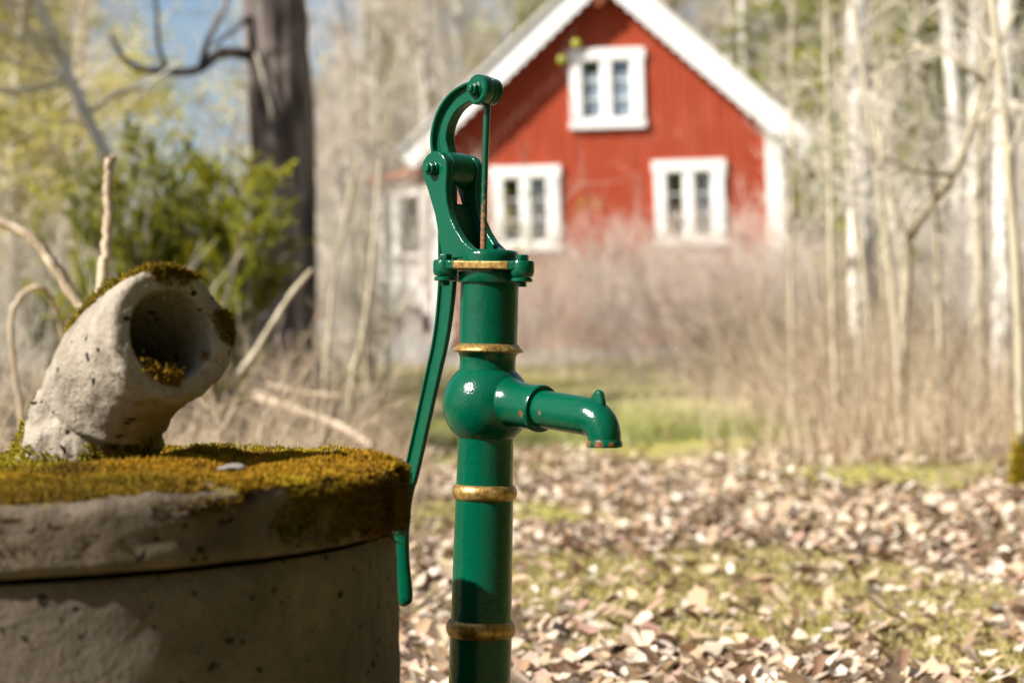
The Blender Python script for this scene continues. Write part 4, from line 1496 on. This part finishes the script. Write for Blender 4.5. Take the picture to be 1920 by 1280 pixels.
# spruces deep in the wood
def spruce_meshes(seed, H):
    r = np.random.default_rng(seed)
    tr = grow(np.zeros((1, 3)), np.array([[0, 0, 1.0]]), np.array([H]), 10, .01, .02, r)
    n = 300
    t = r.uniform(.03, .99, n)
    P = np.c_[np.zeros((n, 2)), t * H]
    a = r.uniform(0, 6.3, n)
    L = (1.05 - t) * H * .22 * r.uniform(.75, 1.15, n) + .2
    D = np.c_[np.cos(a), np.sin(a), np.full(n, -.05)]
    b = grow(P, D, L, 4, .05, -.05, r)
    q, _, P2, D2 = kids(b, 9, .1, 1, 50, r)
    b2 = grow(P2, D2, L[q] * r.uniform(.15, .35, len(q)), 2, .1, -.12, r)
    m = 26000
    k = r.integers(0, len(b2), m)
    f = r.uniform(0, 1, (m, 1))
    Q = b2[k, 0] * (1 - f) + b2[k, 2] * f
    d = unit(unit(b2[k, 2] - b2[k, 0]) + r.normal(0, .6, (m, 3)))
    sd = unit(np.cross(d, r.normal(0, 1, (m, 3))))
    V = np.stack([Q - sd * .03, Q + sd * .03, Q + d * .22], 1).reshape(-1, 3)
    cols = np.array([[.22, .23, .028], [.12, .14, .02], [.32, .31, .045]])
    c = cols[r.integers(0, 3, m)] * r.uniform(.8, 1.2, (m, 1))
    br = join([tubes(b, np.full(n, .025), np.full(n, .008), 3)])
    return [fast_mesh('trunk', *tubes(tr, np.array([H * .012]), np.array([.02]), 8)), fast_mesh('branches', *br), fast_mesh('needles', V, (np.arange(m) * 3)[:, None] + np.arange(3)[None], np.repeat(c, 3, 0))]
spr = [spruce_meshes(300, 13), spruce_meshes(301, 16)]
sp_spots = [(6.9, 28.5), (6.4, 36), (9.2, 35), (8.3, 30.0), (5.9, 26.0), (6.9, 44), (11.6, 46), (9.6, 52), (13.2, 50), (7.4, 60), (15.5, 58), (12.4, 41), (17.5, 63), (-3.5, 62), (-13, 52), (-16, 60), (1.5, 64), (4.8, 58), (-17.5, 70), (-19, 78), (20, 75), (10.5, 70), (-1.2, 70), (14, 78), (5.5, 76)]
for i, (x, y) in enumerate(sp_spots):
    if in_gap(x, y, .03): continue
    tree_thing('spruce_tree', spr[i % 2], (M_BARK, M_TWIGOLIVE, M_FOLIAGE), (x, y, gz(x, y)), i * 1.3, .8 + .07 * (i % 4), 'olive green spruce in the wood beyond the dark trunk' if x / y < -.05 else ('olive green spruce deep in the wood behind the cottage roof' if x / y < .155 else 'olive green spruce beyond the birches and saplings of the thicket'), 'spruce', 'spruces of the background wood')

# wood carried on unseen round the photographer, spruces added to cut sky light
ring_spots = [(3.9, 1.2), (4.6, 3.6), (5.3, 6.0), (2.8, -2.6), (.4, -4.2), (-2.2, -6.2), (6.5, -1.5), (8.5, 1.0), (7.5, -5.0), (5.0, -7.0), (10.5, -3.5), (9.8, 4.2), (2.2, -7.5), (-.5, -9.0), (6.0, -10), (12.5, 2.0), (1.5, -11.5), (-3.0, -12.5), (9.5, -8), (12, 6.5), (-8.6, 6.8), (-9.8, 10.5), (-12, 7.5)]
for i, (x, y) in enumerate(ring_spots):
    tree_thing('spruce_tree', spr[i % 2], (M_BARK, M_TWIGOLIVE, M_FOLIAGE), (x, y, gz(x, y)), i * 2.1, .62 + .06 * (i % 4), 'unseen olive green spruce added round the clearing to cut sky light', 'spruce', 'unseen spruces added round the clearing')

# far wood that reads as one mass
def distant_wood():
    r = np.random.default_rng(91)
    n = 520
    y = r.uniform(70, 125, n)
    x = r.uniform(-.42, .42, n) * y
    u = x / y
    gap = (u > -.215) & (u < -.125)
    H = r.uniform(9, 19, n)
    H[gap] = r.uniform(2, 4.0, gap.sum())
    P = np.c_[x, y, ground_z(x, y)]
    b0 = grow(P, np.c_[r.normal(0, .05, (n, 2)), np.ones(n)], H, 6, .03, .02, r)
    p1, t1, P1, D1 = kids(b0, 34, .02, 1, 55, r)
    L1 = H[p1] * .20 * (1.15 - t1) * r.uniform(.6, 1.2, len(p1))
    b1 = grow(P1, D1, L1, 3, .14, .04, r)
    p2, _, P2, D2 = kids(b1, 5, .1, 1, 45, r)
    b2 = grow(P2, D2, L1[p2] * r.uniform(.3, .6, len(p2)), 1, .15, .03, r)
    V, F = join([tubes(b0, np.full(n, .11), np.full(n, .03), 5), tubes(b1, np.full(len(b1), .035), np.full(len(b1), .014), 3), tubes(b2, np.full(len(b2), .022), np.full(len(b2), .012), 3)])
    o = link('distant_wood', fast_mesh('distant_wood', V, F), M_TWIG, None, False)
    tag(o, 'hazy mass of far bare trees closing the view behind the cottage', 'wood', None, 'stuff')
distant_wood()

# ---------------------------------------------------------------- shrubs
shrubs = []
for i in range(4):
    shrubs.append(smooth_all(shrub_mesh(400 + i, 2.1, 20, 1.1, 9, 5, .009, .0032)))
r = np.random.default_rng(66)
def shrub(kind, x, y, s, mt, label, group, hs=1.0):
    t = empty('bare_shrub', (x, y, gz(x, y) - .02), r.uniform(0, 6.3))
    t.scale = (s, s, s * hs)
    tag(t, label, 'shrub', group)
    for nm, me in zip(('stems', 'twigs'), shrubs[kind]):
        if not me.materials: me.materials.append(mt)
        o = bpy.data.objects.new(nm, me)
        COL.objects.link(o)
        o.parent = t
        o['kind'] = 'stuff'
        o.material_slots[0].link = 'OBJECT'
        o.material_slots[0].material = mt
    return t
for i in range(20):
    x = -.35 + 5.2 * (i + .5) / 20 + r.normal(0, .12)
    y = r.uniform(19.5, 27.5)
    x = x * y / 27
    shrub(i % 4, x, y, r.uniform(.62, .90), M_TWIGPINK, 'leafless rosy grey shrub under the cottage window nearest the pump' if x / y < .030 else ('leafless rosy grey shrub under the wall between the two lower windows' if x / y < .078 else 'leafless rosy grey shrub under the lower window nearest the white corner board'), 'shrub thicket before the cottage', 1.0)
for i in range(15):
    y = r.uniform(15, 30)
    x = r.uniform(.225, .33) * y
    shrub(i % 4, x, y, r.uniform(.75, 1.25), M_TWIGPALE, 'pale leafless shrub growing among the saplings of the thicket' if y < 23 else 'pale leafless shrub beyond the thicket beside the cottage', 'undergrowth right of the cottage', 1.15)
for i in range(16):
    y = r.uniform(17, 34)
    x = r.uniform(-.30, -.055) * y
    if in_gap(x, y): continue
    hs = 1.1
    shrub(i % 4, x, y, r.uniform(.9, 1.35), M_TWIGPALE, 'pale leafless shrub in the undergrowth beyond the dark trunk', 'undergrowth left of the cottage', hs)
for i in range(26):
    y = r.uniform(33, 46)
    x = r.uniform(-.32, .34) * y
    if in_gap(x, y) or -3 < x < 6.5 and y < 39: continue
    shrub(i % 4, x, y, r.uniform(1.8, 2.6), M_TWIG, 'tall leafless shrub at the edge of the background wood', 'wood edge shrubs', 1.2)

# leafing sprig in front of the lower left window
def sprig():
    x, y = .30, 24.0
    t = empty('budding_shrub', (x, y, gz(x, y)))
    tag(t, 'slender shrub with small yellow buds before the window beside the pump', 'shrub')
    r = np.random.default_rng(8)
    P = np.c_[r.normal(0, .2, (9, 2)), np.zeros(9)]
    b1 = grow(P, np.c_[r.normal(0, .12, (9, 2)), np.ones(9)], r.uniform(1.7, 2.3, 9), 6, .05, .02, r)
    p2, _, P2, D2 = kids(b1, 10, .3, 1, 40, r)
    b2 = grow(P2, D2, r.uniform(.2, .5, len(p2)), 3, .12, .05, r)
    link('stems', fast_mesh('stems', *join([tubes(b1, np.full(9, .009), np.full(9, .004), 4), tubes(b2, np.full(len(b2), .004), np.full(len(b2), .002), 3)])), M_TWIGPALE, t)
    e = b2[:, -1]
    Q = e[r.integers(0, len(e), 420)] + r.normal(0, .03, (420, 3))
    Q = Q[Q[:, 2] > 1.4]
    v, f = leaf_quads(Q, .06, r)
    link('leaves', fast_mesh('leaves', v, f, varied([[.45, .38, .12], [.38, .36, .08]], len(Q), r, 4)), M_FOLIAGE, t, False)
sprig()

# twig with two round buds against the gable
def bud_twig():
    t = empty('budding_sapling', (.55, 10.0, gz(.55, 10.0)))
    tag(t, 'thin sapling whose topmost yellow leaves show against the gable', 'sapling')
    MB().tube([(.0, 0, 0), (-.05, 0, .8), (-.12, .02, 1.6), (-.22, .02, 2.25), (-.23, .02, 2.36), (-.16, .02, 2.47)], [.0030, .0026, .0022, .0016, .0013, .0010], 5).obj('stem', M_BARK, t)
    for p in ((-.235, .02, 2.30), (-.155, .02, 2.385)):
        bm = bmesh.new()
        bmesh.ops.create_icosphere(bm, subdivisions=2, radius=.03)
        for v in bm.verts:
            v.co.y *= .35
            v.co *= 1 + .2 * noise.noise(v.co * 40)
            v.co += Vector(p)
        me = bpy.data.meshes.new('leaf'); bm.to_mesh(me); bm.free()
        link('leaf', me, leaf_solid('bud_leaf', (.22, .21, .012)), t, True, 0)
bud_twig()

# ---------------------------------------------------------------- saplings, canes and fallen sticks
def sap(i, x, y, rz, s, label, group='saplings on the right', mt=M_STEM, thick=1.0):
    t = tree_thing('sapling', saplings[i % 5], (mt, M_TWIGPALE, None), (x, y, gz(x, y) - .03), rz, s, label, 'sapling', group)
    t.scale = (s * thick, s * thick, s)
    return t
sap_list = [(2.02, 11.6, .3, .95, .9), (2.38, 11.4, 2.0, 1.0, .95), (1.95, 13.0, 3.0, 1.0, .7), (2.70, 11.8, 4.2, 1.1, .7), (2.45, 13.2, .9, .9, .8), (3.25, 12.9, 5.0, 1.15, .8),
            (2.8, 14.5, 1.7, 1.0, .9), (3.6, 14.4, 2.6, 1.2, .9), (2.75, 16.6, 3.5, .9, .9), (4.1, 15.8, .2, 1.2, .9), (3.2, 17.2, 5.5, 1.1, .9), (4.7, 18.0, 1.3, 1.3, 1.0), (3.8, 19.0, 4.4, 1.2, 1.0), (5.3, 20.0, 2.2, 1.3, 1.0), (4.4, 21.5, 3.7, 1.2, 1.0), (4.9, 23.5, .5, 1.2, 1.0)]
for i, (x, y, rz, s, th) in enumerate(sap_list):
    sap(i, x, y, rz, s, 'slender bare sapling at the edge of the leaf litter near the crooked tree' if y < 13.3 else ('slender bare sapling standing in the straw behind the crooked tree' if y < 17.8 else 'tall bare sapling deep in the thicket towards the cottage corner'), thick=th)
sap(1, 2.42, 8.9, 1.0, 1.2, 'pale sapling with a yellow mossy foot near the leaf litter', thick=.85)
mb = MB()
def moss_foot():
    x, y = 2.43, 8.9
    r = np.random.default_rng(3)
    n = 5200
    a = r.uniform(0, 6.3, n); z = np.abs(r.normal(0, .10, n))
    rad = .028 + .05 * np.exp(-z / .07) + .008 * np.sin(a * 3)
    P = np.c_[x + np.cos(a) * rad, y + np.sin(a) * rad, z + gz(x, y) - .02]
    c = np.array([.38, .28, .025]) * r.uniform(.35, 1.2, (n, 1))
    o = moss_strands('moss_clump', P, unit(np.c_[np.cos(a), np.sin(a), 0 * a + .5]), r.uniform(.02, .05, n), r, c, None, .5, .004)
    tag(o, 'bright yellow moss wrapped round the foot of a sapling', 'moss', None, 'stuff')
moss_foot()
for i, (x, y, rz, s) in enumerate([(-1.28, 16.4, 1.0, .7), (-1.12, 15.0, 2.2, .55), (-1.2, 17.6, 3.6, .8), (-1.5, 19, .2, .9), (-1.75, 21, 4.2, 1.0), (-2.75, 17.5, 5.1, .8), (-1.75, 23.5, 1.9, .9), (-2.0, 24.5, 3.3, 1.0)]):
    sap(i, x, y, rz, s, 'slender bare sapling near the foot of the dark trunk', 'saplings by the dark trunk')

def stick(name, pts, r0, r1, label, mt=M_DEADWOOD, cat='stick', group=None):
    Q = [Vector(p) for p in [pts[0]] + list(pts) + [pts[-1]]]
    out = []
    for i in range(1, len(Q) - 2):
        for k in range(7):
            f = k / 7
            a, b, c, d = Q[i - 1:i + 3]
            p = .5 * (2 * b + (c - a) * f + (2 * a - 5 * b + 4 * c - d) * f * f + (3 * b - a - 3 * c + d) * f ** 3)
            out.append(p + Vector((random.gauss(0, .0022), random.gauss(0, .0022), 0)))
    out.append(Q[-1])
    n = len(out)
    t = MB().tube(out, [(r0 + (r1 - r0) * i / (n - 1)) * random.uniform(.9, 1.12) for i in range(n)], 9).obj(name, mt, None, True, 0, angle=0)
    tag(t, label, cat, group)
    return t
# pale canes behind the well
def img(px, py, y):
    """point at distance y that stands in the given direction from the photographer's place"""
    c, s = math.cos(R(1.7)), math.sin(R(1.7))
    X, Y = px - 960, py - 655
    return ((c * X - s * Y) / 3500 * y, y, CAM_Z - (s * X + c * Y) / 3500 * y)
stick('dead_cane', [img(150, 1000, 5.4), img(186, 560, 5.3), img(197, 480, 5.3), img(204, 400, 5.3), img(201, 340, 5.3), img(208, 292, 5.3)], .017, .012, 'upright pale dead cane behind the concrete pipe', cat='cane')
stick('dead_cane', [img(320, 1020, 5.0), img(190, 640, 5.0), img(140, 560, 5.0), img(95, 490, 5.0), img(50, 440, 5.0), img(-30, 405, 5.0)], .016, .014, 'arching pale dead cane passing behind the concrete pipe', cat='cane')
stick('dead_cane', [img(60, 900, 6.5), img(20, 640, 6.5), img(35, 560, 6.5), img(80, 540, 6.5), img(110, 600, 6.6), img(130, 700, 6.6)], .010, .008, 'looped dry cane bowing over left of the pipe', cat='cane')
stick('fallen_branch', [img(450, 700, 9), img(490, 640, 9), img(540, 560, 9), img(585, 505, 9)], .018, .012, 'bare branch propped slantwise before the dark trunk', mt=M_STEM, cat='branch')
stick('fallen_branch', [img(480, 742, 10), img(560, 770, 9.8), img(640, 800, 9.6), img(700, 838, 9.3)], .030, .016, 'pale fallen branch lying at the root of the dark trunk', cat='branch')
stick('fallen_branch', [img(500, 720, 10.5), img(570, 735, 10.4), img(640, 742, 10.2)], .015, .010, 'thin pale branch above the thicker fallen branch by the trunk', cat='branch')
stick('cut_sapling', [img(655, 830, 11.0), img(660, 700, 11.0), img(676, 640, 11.0), img(690, 560, 11.1), img(700, 440, 11.2), img(712, 300, 11.3)], .019, .008, 'crooked grey sapling stem between dark trunk and pump', mt=M_STEM, cat='sapling')
stick('cut_sapling', [img(600, 830, 10.4), img(612, 680, 10.4), img(622, 560, 10.4), img(645, 420, 10.4), img(670, 300, 10.4)], .016, .008, 'thin straight grey stem right beside the dark trunk', mt=M_STEM, cat='sapling')
stick('cut_sapling', [img(690, 760, 12.0), img(700, 660, 12.0), img(740, 590, 12.1), img(770, 560, 12.1)], .014, .008, 'short bent stem left of the pump handle', mt=M_STEM, cat='sapling')

def crooked_tree():
    base = Vector(img(1692, 870, 12.0))
    base.z = gz(base.x, base.y) - .03
    t = empty('crooked_tree', base)
    tag(t, 'crooked bare tree with wide forking limbs in the right hand thicket', 'tree', None)
    def limb(name, pix, r0, r1):
        pts = [Vector(img(px, py, d)) - base for px, py, d in pix]
        MB().tube(pts, [r0 + (r1 - r0) * i / (len(pts) - 1) for i in range(len(pts))], 9).obj(name, M_STEM, t, True, 0, angle=0)
        return np.array([[tuple(p) for p in pts]])
    ps = [limb('trunk', [(1690, 890, 12.0), (1688, 740, 12.0), (1694, 600, 12.0), (1702, 500, 12.0), (1700, 440, 12.0)], .036, .030),
          limb('limb', [(1700, 445, 12.0), (1672, 390, 12.1), (1655, 300, 12.2), (1640, 225, 12.3), (1650, 140, 12.5)], .026, .012),
          limb('limb', [(1702, 450, 12.0), (1740, 390, 11.8), (1790, 325, 11.6), (1822, 240, 11.5), (1850, 130, 11.4), (1905, 20, 11.3)], .030, .018),
          limb('limb', [(1788, 330, 11.6), (1730, 322, 11.5), (1690, 312, 11.3), (1655, 290, 11.1)], .018, .008),
          limb('limb', [(1845, 150, 11.4), (1770, 95, 11.5), (1720, 90, 11.6), (1680, 98, 11.7)], .020, .010),
          limb('limb', [(1822, 240, 11.5), (1880, 200, 11.4), (1960, 190, 11.3)], .018, .010)]
    r = np.random.default_rng(17)
    parts = []
    for p in ps[1:]:
        _, _, P1, D1 = kids(p, 9, .05, 1, 50, r)
        b1 = grow(P1, D1, r.uniform(.25, .8, len(P1)), 4, .14, .03, r)
        _, _, P2, D2 = kids(b1, 5, .1, 1, 45, r)
        b2 = grow(P2, D2, r.uniform(.1, .35, len(P2)), 3, .16, .02, r)
        parts += [tubes(b1, np.full(len(b1), .008), np.full(len(b1), .003), 4), tubes(b2, np.full(len(b2), .0035), np.full(len(b2), .0018), 3)]
    link('twigs', fast_mesh('twigs', *join(parts)), M_TWIGPALE, t)
crooked_tree()

# tangle of dry brush behind the well
def brush(name, x0, x1, y0, y1, n, H, mt, label, seed):
    r = np.random.default_rng(seed)
    x = r.uniform(x0, x1, n); y = r.uniform(y0, y1, n)
    P = np.c_[x, y, ground_z(x, y)]
    D = np.c_[r.normal(0, .45, (n, 2)), np.ones(n)]
    b = grow(P, D, r.uniform(.4, 1.0, n) * H, 5, .16, -.05, r)
    p2, _, P2, D2 = kids(b, 2, .2, 1, 40, r)
    b2 = grow(P2, D2, r.uniform(.1, .35, len(p2)) * H, 3, .16, -.03, r)
    V, F = join([tubes(b, np.full(n, .0055), np.full(n, .0025), 3), tubes(b2, np.full(len(b2), .0028), np.full(len(b2), .0015), 3)])
    o = link(name, fast_mesh(name, V, F), mt, None, False)
    tag(o, label, 'brush', None, 'stuff')
brush('dry_brush', -3.2, -.9, 6.5, 13.5, 900, 1.0, M_DEADWOOD, 'tangle of pale dry canes behind the well', 41)
brush('dry_brush', -5.5, -2.2, 10, 18, 800, 1.6, M_TWIGPALE, 'taller tangle of bare twigs under the juniper', 42)
brush('dry_brush', 1.7, 6.0, 11.5, 22, 1500, 1.5, M_DEADWOOD, 'tangle of pale dry stalks among the saplings', 43)

def bare_patch(x, y):
    """high where moss and turf show between the leaves"""
    k = .8 * np.sin(1.9 * x + .9 * y + 1) + .8 * np.sin(2.3 * y - 1.1 * x) + .6 * np.sin(5 * x + 3 * y) - .35
    k = k + 2.2 * np.exp(-((x - .60) / .75) ** 2 - ((y - 6.3) / .8) ** 2) + 2.0 * np.exp(-((x - .25) / .55) ** 2 - ((y - 5.1) / .45) ** 2) + 1.6 * np.exp(-((x - 1.25) / .45) ** 2 - ((y - 5.6) / .5) ** 2)
    return k

# ================================================================ GRASS
def blades(name, P, h, w, cols, label, r, lean=.35):
    n = len(P)
    d = np.c_[r.normal(0, lean, (n, 2)), np.ones(n)]
    d = unit(d)
    side = unit(np.cross(d, r.normal(0, 1, (n, 3))))
    H = h[:, None]
    W = w[:, None]
    b2 = unit(d + np.c_[r.normal(0, lean * 1.2, (n, 2)), np.full(n, -.15)])
    mid = P + d * H * .55
    tip = mid + b2 * H * .5
    V = np.stack([P - side * W, P + side * W, mid + side * W * .7, tip, mid - side * W * .7], 1).reshape(-1, 3)
    b = (np.arange(n) * 5)[:, None]
    idx = np.concatenate([b, b + 1, b + 2, b + 4, b + 4, b + 2, b + 3], 1).ravel().astype(np.int32)
    me = bpy.data.meshes.new(name)
    me.vertices.add(len(V)); me.vertices.foreach_set('co', V.astype(np.float32).ravel())
    me.loops.add(len(idx)); me.loops.foreach_set('vertex_index', idx)
    me.polygons.add(2 * n)
    me.polygons.foreach_set('loop_start', ((np.arange(n) * 7)[:, None] + np.array([[0, 4]])).ravel().astype(np.int32))
    me.update(calc_edges=True)
    a = me.color_attributes.new('Col', 'FLOAT_COLOR', 'POINT')
    c = np.ones((n, 5, 4), dtype=np.float32)
    c[:, :, :3] = cols[:, None, :]
    a.data.foreach_set('color', c.ravel())
    me.materials.append(M_GRASS)
    o = bpy.data.objects.new(name, me)
    COL.objects.link(o)
    tag(o, label, 'grass', None, 'stuff')

def build_grass():
    r = np.random.default_rng(71)
    straw = np.array([[.54, .43, .29], [.44, .33, .22], [.60, .51, .37], [.36, .25, .16]])
    green = np.array([[.16, .20, .035], [.22, .25, .05], [.30, .30, .09], [.12, .17, .03]])
    # standing straw on the right
    n = 9000
    y = 10.0 + 14 * r.beta(1.2, 1.3, n)
    x = (.075 + .235 * r.beta(1.5, 1.2, n)) * y
    ok = x > 1.35 + .45 * r.normal(0, 1, n) + .06 * (y - 10)
    x, y = x[ok], y[ok]
    n = len(x)
    P = np.c_[x, y, ground_z(x, y)]
    blades('straw_grass', P, (.15 + .75 * r.beta(1.2, 2.4, n)) * np.clip((x - .6) / 1.2, .4, 1.15), r.uniform(.002, .0045, n), straw[r.integers(0, 4, n)] * r.uniform(.8, 1.2, (n, 1)), 'tall pale straw grass standing among the right hand saplings', r, .22)
    # straw behind the well
    n = 9000
    y = r.uniform(7, 16, n); x = r.uniform(-.32, -.055, n) * y
    P = np.c_[x, y, ground_z(x, y)]
    blades('straw_grass', P, r.uniform(.15, .55, n), r.uniform(.002, .004, n), straw[r.integers(0, 4, n)] * r.uniform(.8, 1.2, (n, 1)), 'dry straw grass in the brush behind the well', r, .4)
    # green glade
    n = 60000
    y = r.uniform(12.2, 27, n); x = r.uniform(-.11, .16, n) * y
    k = np.sin(1.1 * x + .5 * y) + np.sin(.8 * y - 1.7 * x + 2) + r.normal(0, .6, n)
    ok = (k > -1.1)
    x, y, k = x[ok], y[ok], k[ok]
    n = len(x)
    P = np.c_[x, y, ground_z(x, y)]
    mixf = np.clip(.5 - .3 * k + .25 * r.normal(0, 1, n), 0, 1)[:, None]
    mixf = np.clip(mixf + .55 * np.clip((y - 14.2) / 1.5, 0, 1)[:, None] - .45 * np.clip((14.0 - y) / 1.0, 0, 1)[:, None], 0, 1)
    c = green[r.integers(0, 4, n)] * (1 - mixf) + np.array([.56, .50, .27]) * mixf
    blades('glade_grass', P, r.uniform(.05, .15, n), r.uniform(.002, .004, n), c, 'short green and straw coloured grass in the glade beyond the spout', r, .5)
    # sparse moss and grass on the near ground
    n = 150000
    y = 4.4 + 8 * r.beta(1, 1.5, n); x = r.uniform(-.09, .30, n) * y
    k = bare_patch(x, y) + r.normal(0, .35, n) - 1.6 * np.clip((y - 7.5) / 2.0, 0, 1)
    ok = k > .15
    x, y, k = x[ok], y[ok], k[ok]
    n = len(x)
    P = np.c_[x, y, ground_z(x, y)]
    near = np.array([[.36, .31, .08], [.50, .42, .18], [.26, .24, .05], [.56, .47, .27], [.44, .34, .18]])
    blades('moss_turf', P, r.uniform(.012, .045, n), r.uniform(.0015, .004, n), near[r.integers(0, 5, n)] * r.uniform(.8, 1.2, (n, 1)), 'low yellow green moss and turf between the fallen leaves', r, .7)
build_grass()

# ================================================================ LEAF LITTER
LEAFC = np.array([[.56, .45, .33], [.48, .36, .24], [.36, .245, .15], [.15, .085, .045], [.42, .29, .20], [.62, .54, .44], [.52, .40, .26], [.27, .165, .09], [.58, .49, .38], [.50, .38, .30]])
def leaf_shape(n, r, size):
    """curled leaf: 8 verts, 5 faces -> quads and tris as quads with a fold"""
    u = np.array([[-.5, 0, 0], [-.25, .26, .5], [.1, .34, .7], [.5, 0, .15], [.1, -.34, .7], [-.25, -.26, .5], [-.05, 0, 0]])
    V = np.tile(u[None], (n, 1, 1))
    curl = r.uniform(-.25, .55, (n, 1))
    V[:, :, 2] = V[:, :, 2] * curl + (V[:, :, 0] ** 2) * r.uniform(-.3, .9, (n, 1))
    V[:, :, 1] *= r.uniform(.6, 1.1, (n, 1))
    V += r.normal(0, .035, V.shape)
    V *= size[:, None, None]
    a = r.uniform(0, 6.283, n)
    tx = r.normal(0, .35, n); ty = r.normal(0, .35, n)
    ca, sa = np.cos(a), np.sin(a)
    X = V[:, :, 0] * ca[:, None] - V[:, :, 1] * sa[:, None]
    Y = V[:, :, 0] * sa[:, None] + V[:, :, 1] * ca[:, None]
    Zz = V[:, :, 2] + X * tx[:, None] + Y * ty[:, None]
    return np.stack([X, Y, Zz], -1)
LF = np.array([[0, 6, 2, 1], [6, 3, 2, 2], [0, 5, 4, 6], [6, 4, 3, 3]])
TRI = np.array([[0, 6, 1], [1, 6, 2], [6, 3, 2], [0, 5, 6], [5, 4, 6], [6, 4, 3]])


def build_litter():
    r = np.random.default_rng(81)
    n = 30000
    y = 4.3 + 9.2 * r.beta(1.0, 1.35, n)
    x = r.uniform(-.16, .31, n) * y
    k = bare_patch(x, y)
    keep = r.uniform(0, 1, n) < np.where(k > .5, .10, np.where(k > -.1, .5, 1.0))
    far = r.uniform(0, 1, n) < np.clip((13.2 - y) / 1.8, 0, 1)
    keep &= far
    x, y = x[keep], y[keep]
    n = len(x)
    size = r.uniform(.035, .085, n)
    V = leaf_shape(n, r, size)
    V[:, :, 0] += x[:, None]; V[:, :, 1] += y[:, None]
    zmin = V[:, :, 2].min(1)
    V[:, :, 2] += (ground_z(x, y) - zmin + r.uniform(.0, .03, n))[:, None]
    F = ((np.arange(n) * 7)[:, None, None] + TRI[None]).reshape(-1, 3)
    c = LEAFC[r.integers(0, 10, n)] * r.uniform(.8, 1.15, (n, 1))
    me = fast_mesh('leaf_litter', V.reshape(-1, 3), F, np.repeat(c, 7, 0))
    o = link('leaf_litter', me, M_LEAF, None, True, 0)
    tag(o, 'thick litter of pale curled dead leaves covering the ground', 'leaf litter', None, 'stuff')
    # the leaves that show largest, one by one
    names = ['pale tan curled dead leaf lying loose on top of the litter', 'warm tan dead leaf lying loose on top of the litter', 'dark brown dead leaf lying loose on top of the litter', 'rosy brown dead leaf lying loose on top of the litter', 'silvery pale dead leaf lying loose on top of the litter']
    base = []
    for q in range(15):
        v = leaf_shape(1, r, np.array([1.0]))[0]
        # finer, rounder outline with a fold along the midrib
        me = bpy.data.meshes.new('leaf_mesh')
        me.from_pydata([tuple(p) for p in v], [], [tuple(t) for t in TRI])
        me.materials.append(LEAF_MATS[q % 5])
        me.polygons.foreach_set('use_smooth', [True] * len(me.polygons))
        base.append((me, float(v[:, 2].min())))
    cnt = 0
    while cnt < 290:
        y = 4.5 + 3.6 * r.beta(1.0, 1.4)
        x = r.uniform(-.065, .285) * y
        if bare_patch(np.array(x), np.array(y)) > .5 and r.uniform() < .85: continue
        q = int(r.integers(0, 15))
        if q % 5 == 2 and r.uniform() < .4: q = (q + 1) % 15
        s = r.uniform(.055, .10)
        me, zm = base[q]
        o = bpy.data.objects.new('dry_leaf', me)
        COL.objects.link(o)
        o.scale = (s, s, s)
        o.rotation_euler = (0, 0, r.uniform(0, 6.28))
        o.location = (x, y, gz(x, y) - zm * s + r.uniform(.012, .035))
        tag(o, names[q % 5], 'leaf', 'loose leaves on the litter')
        cnt += 1
build_litter()
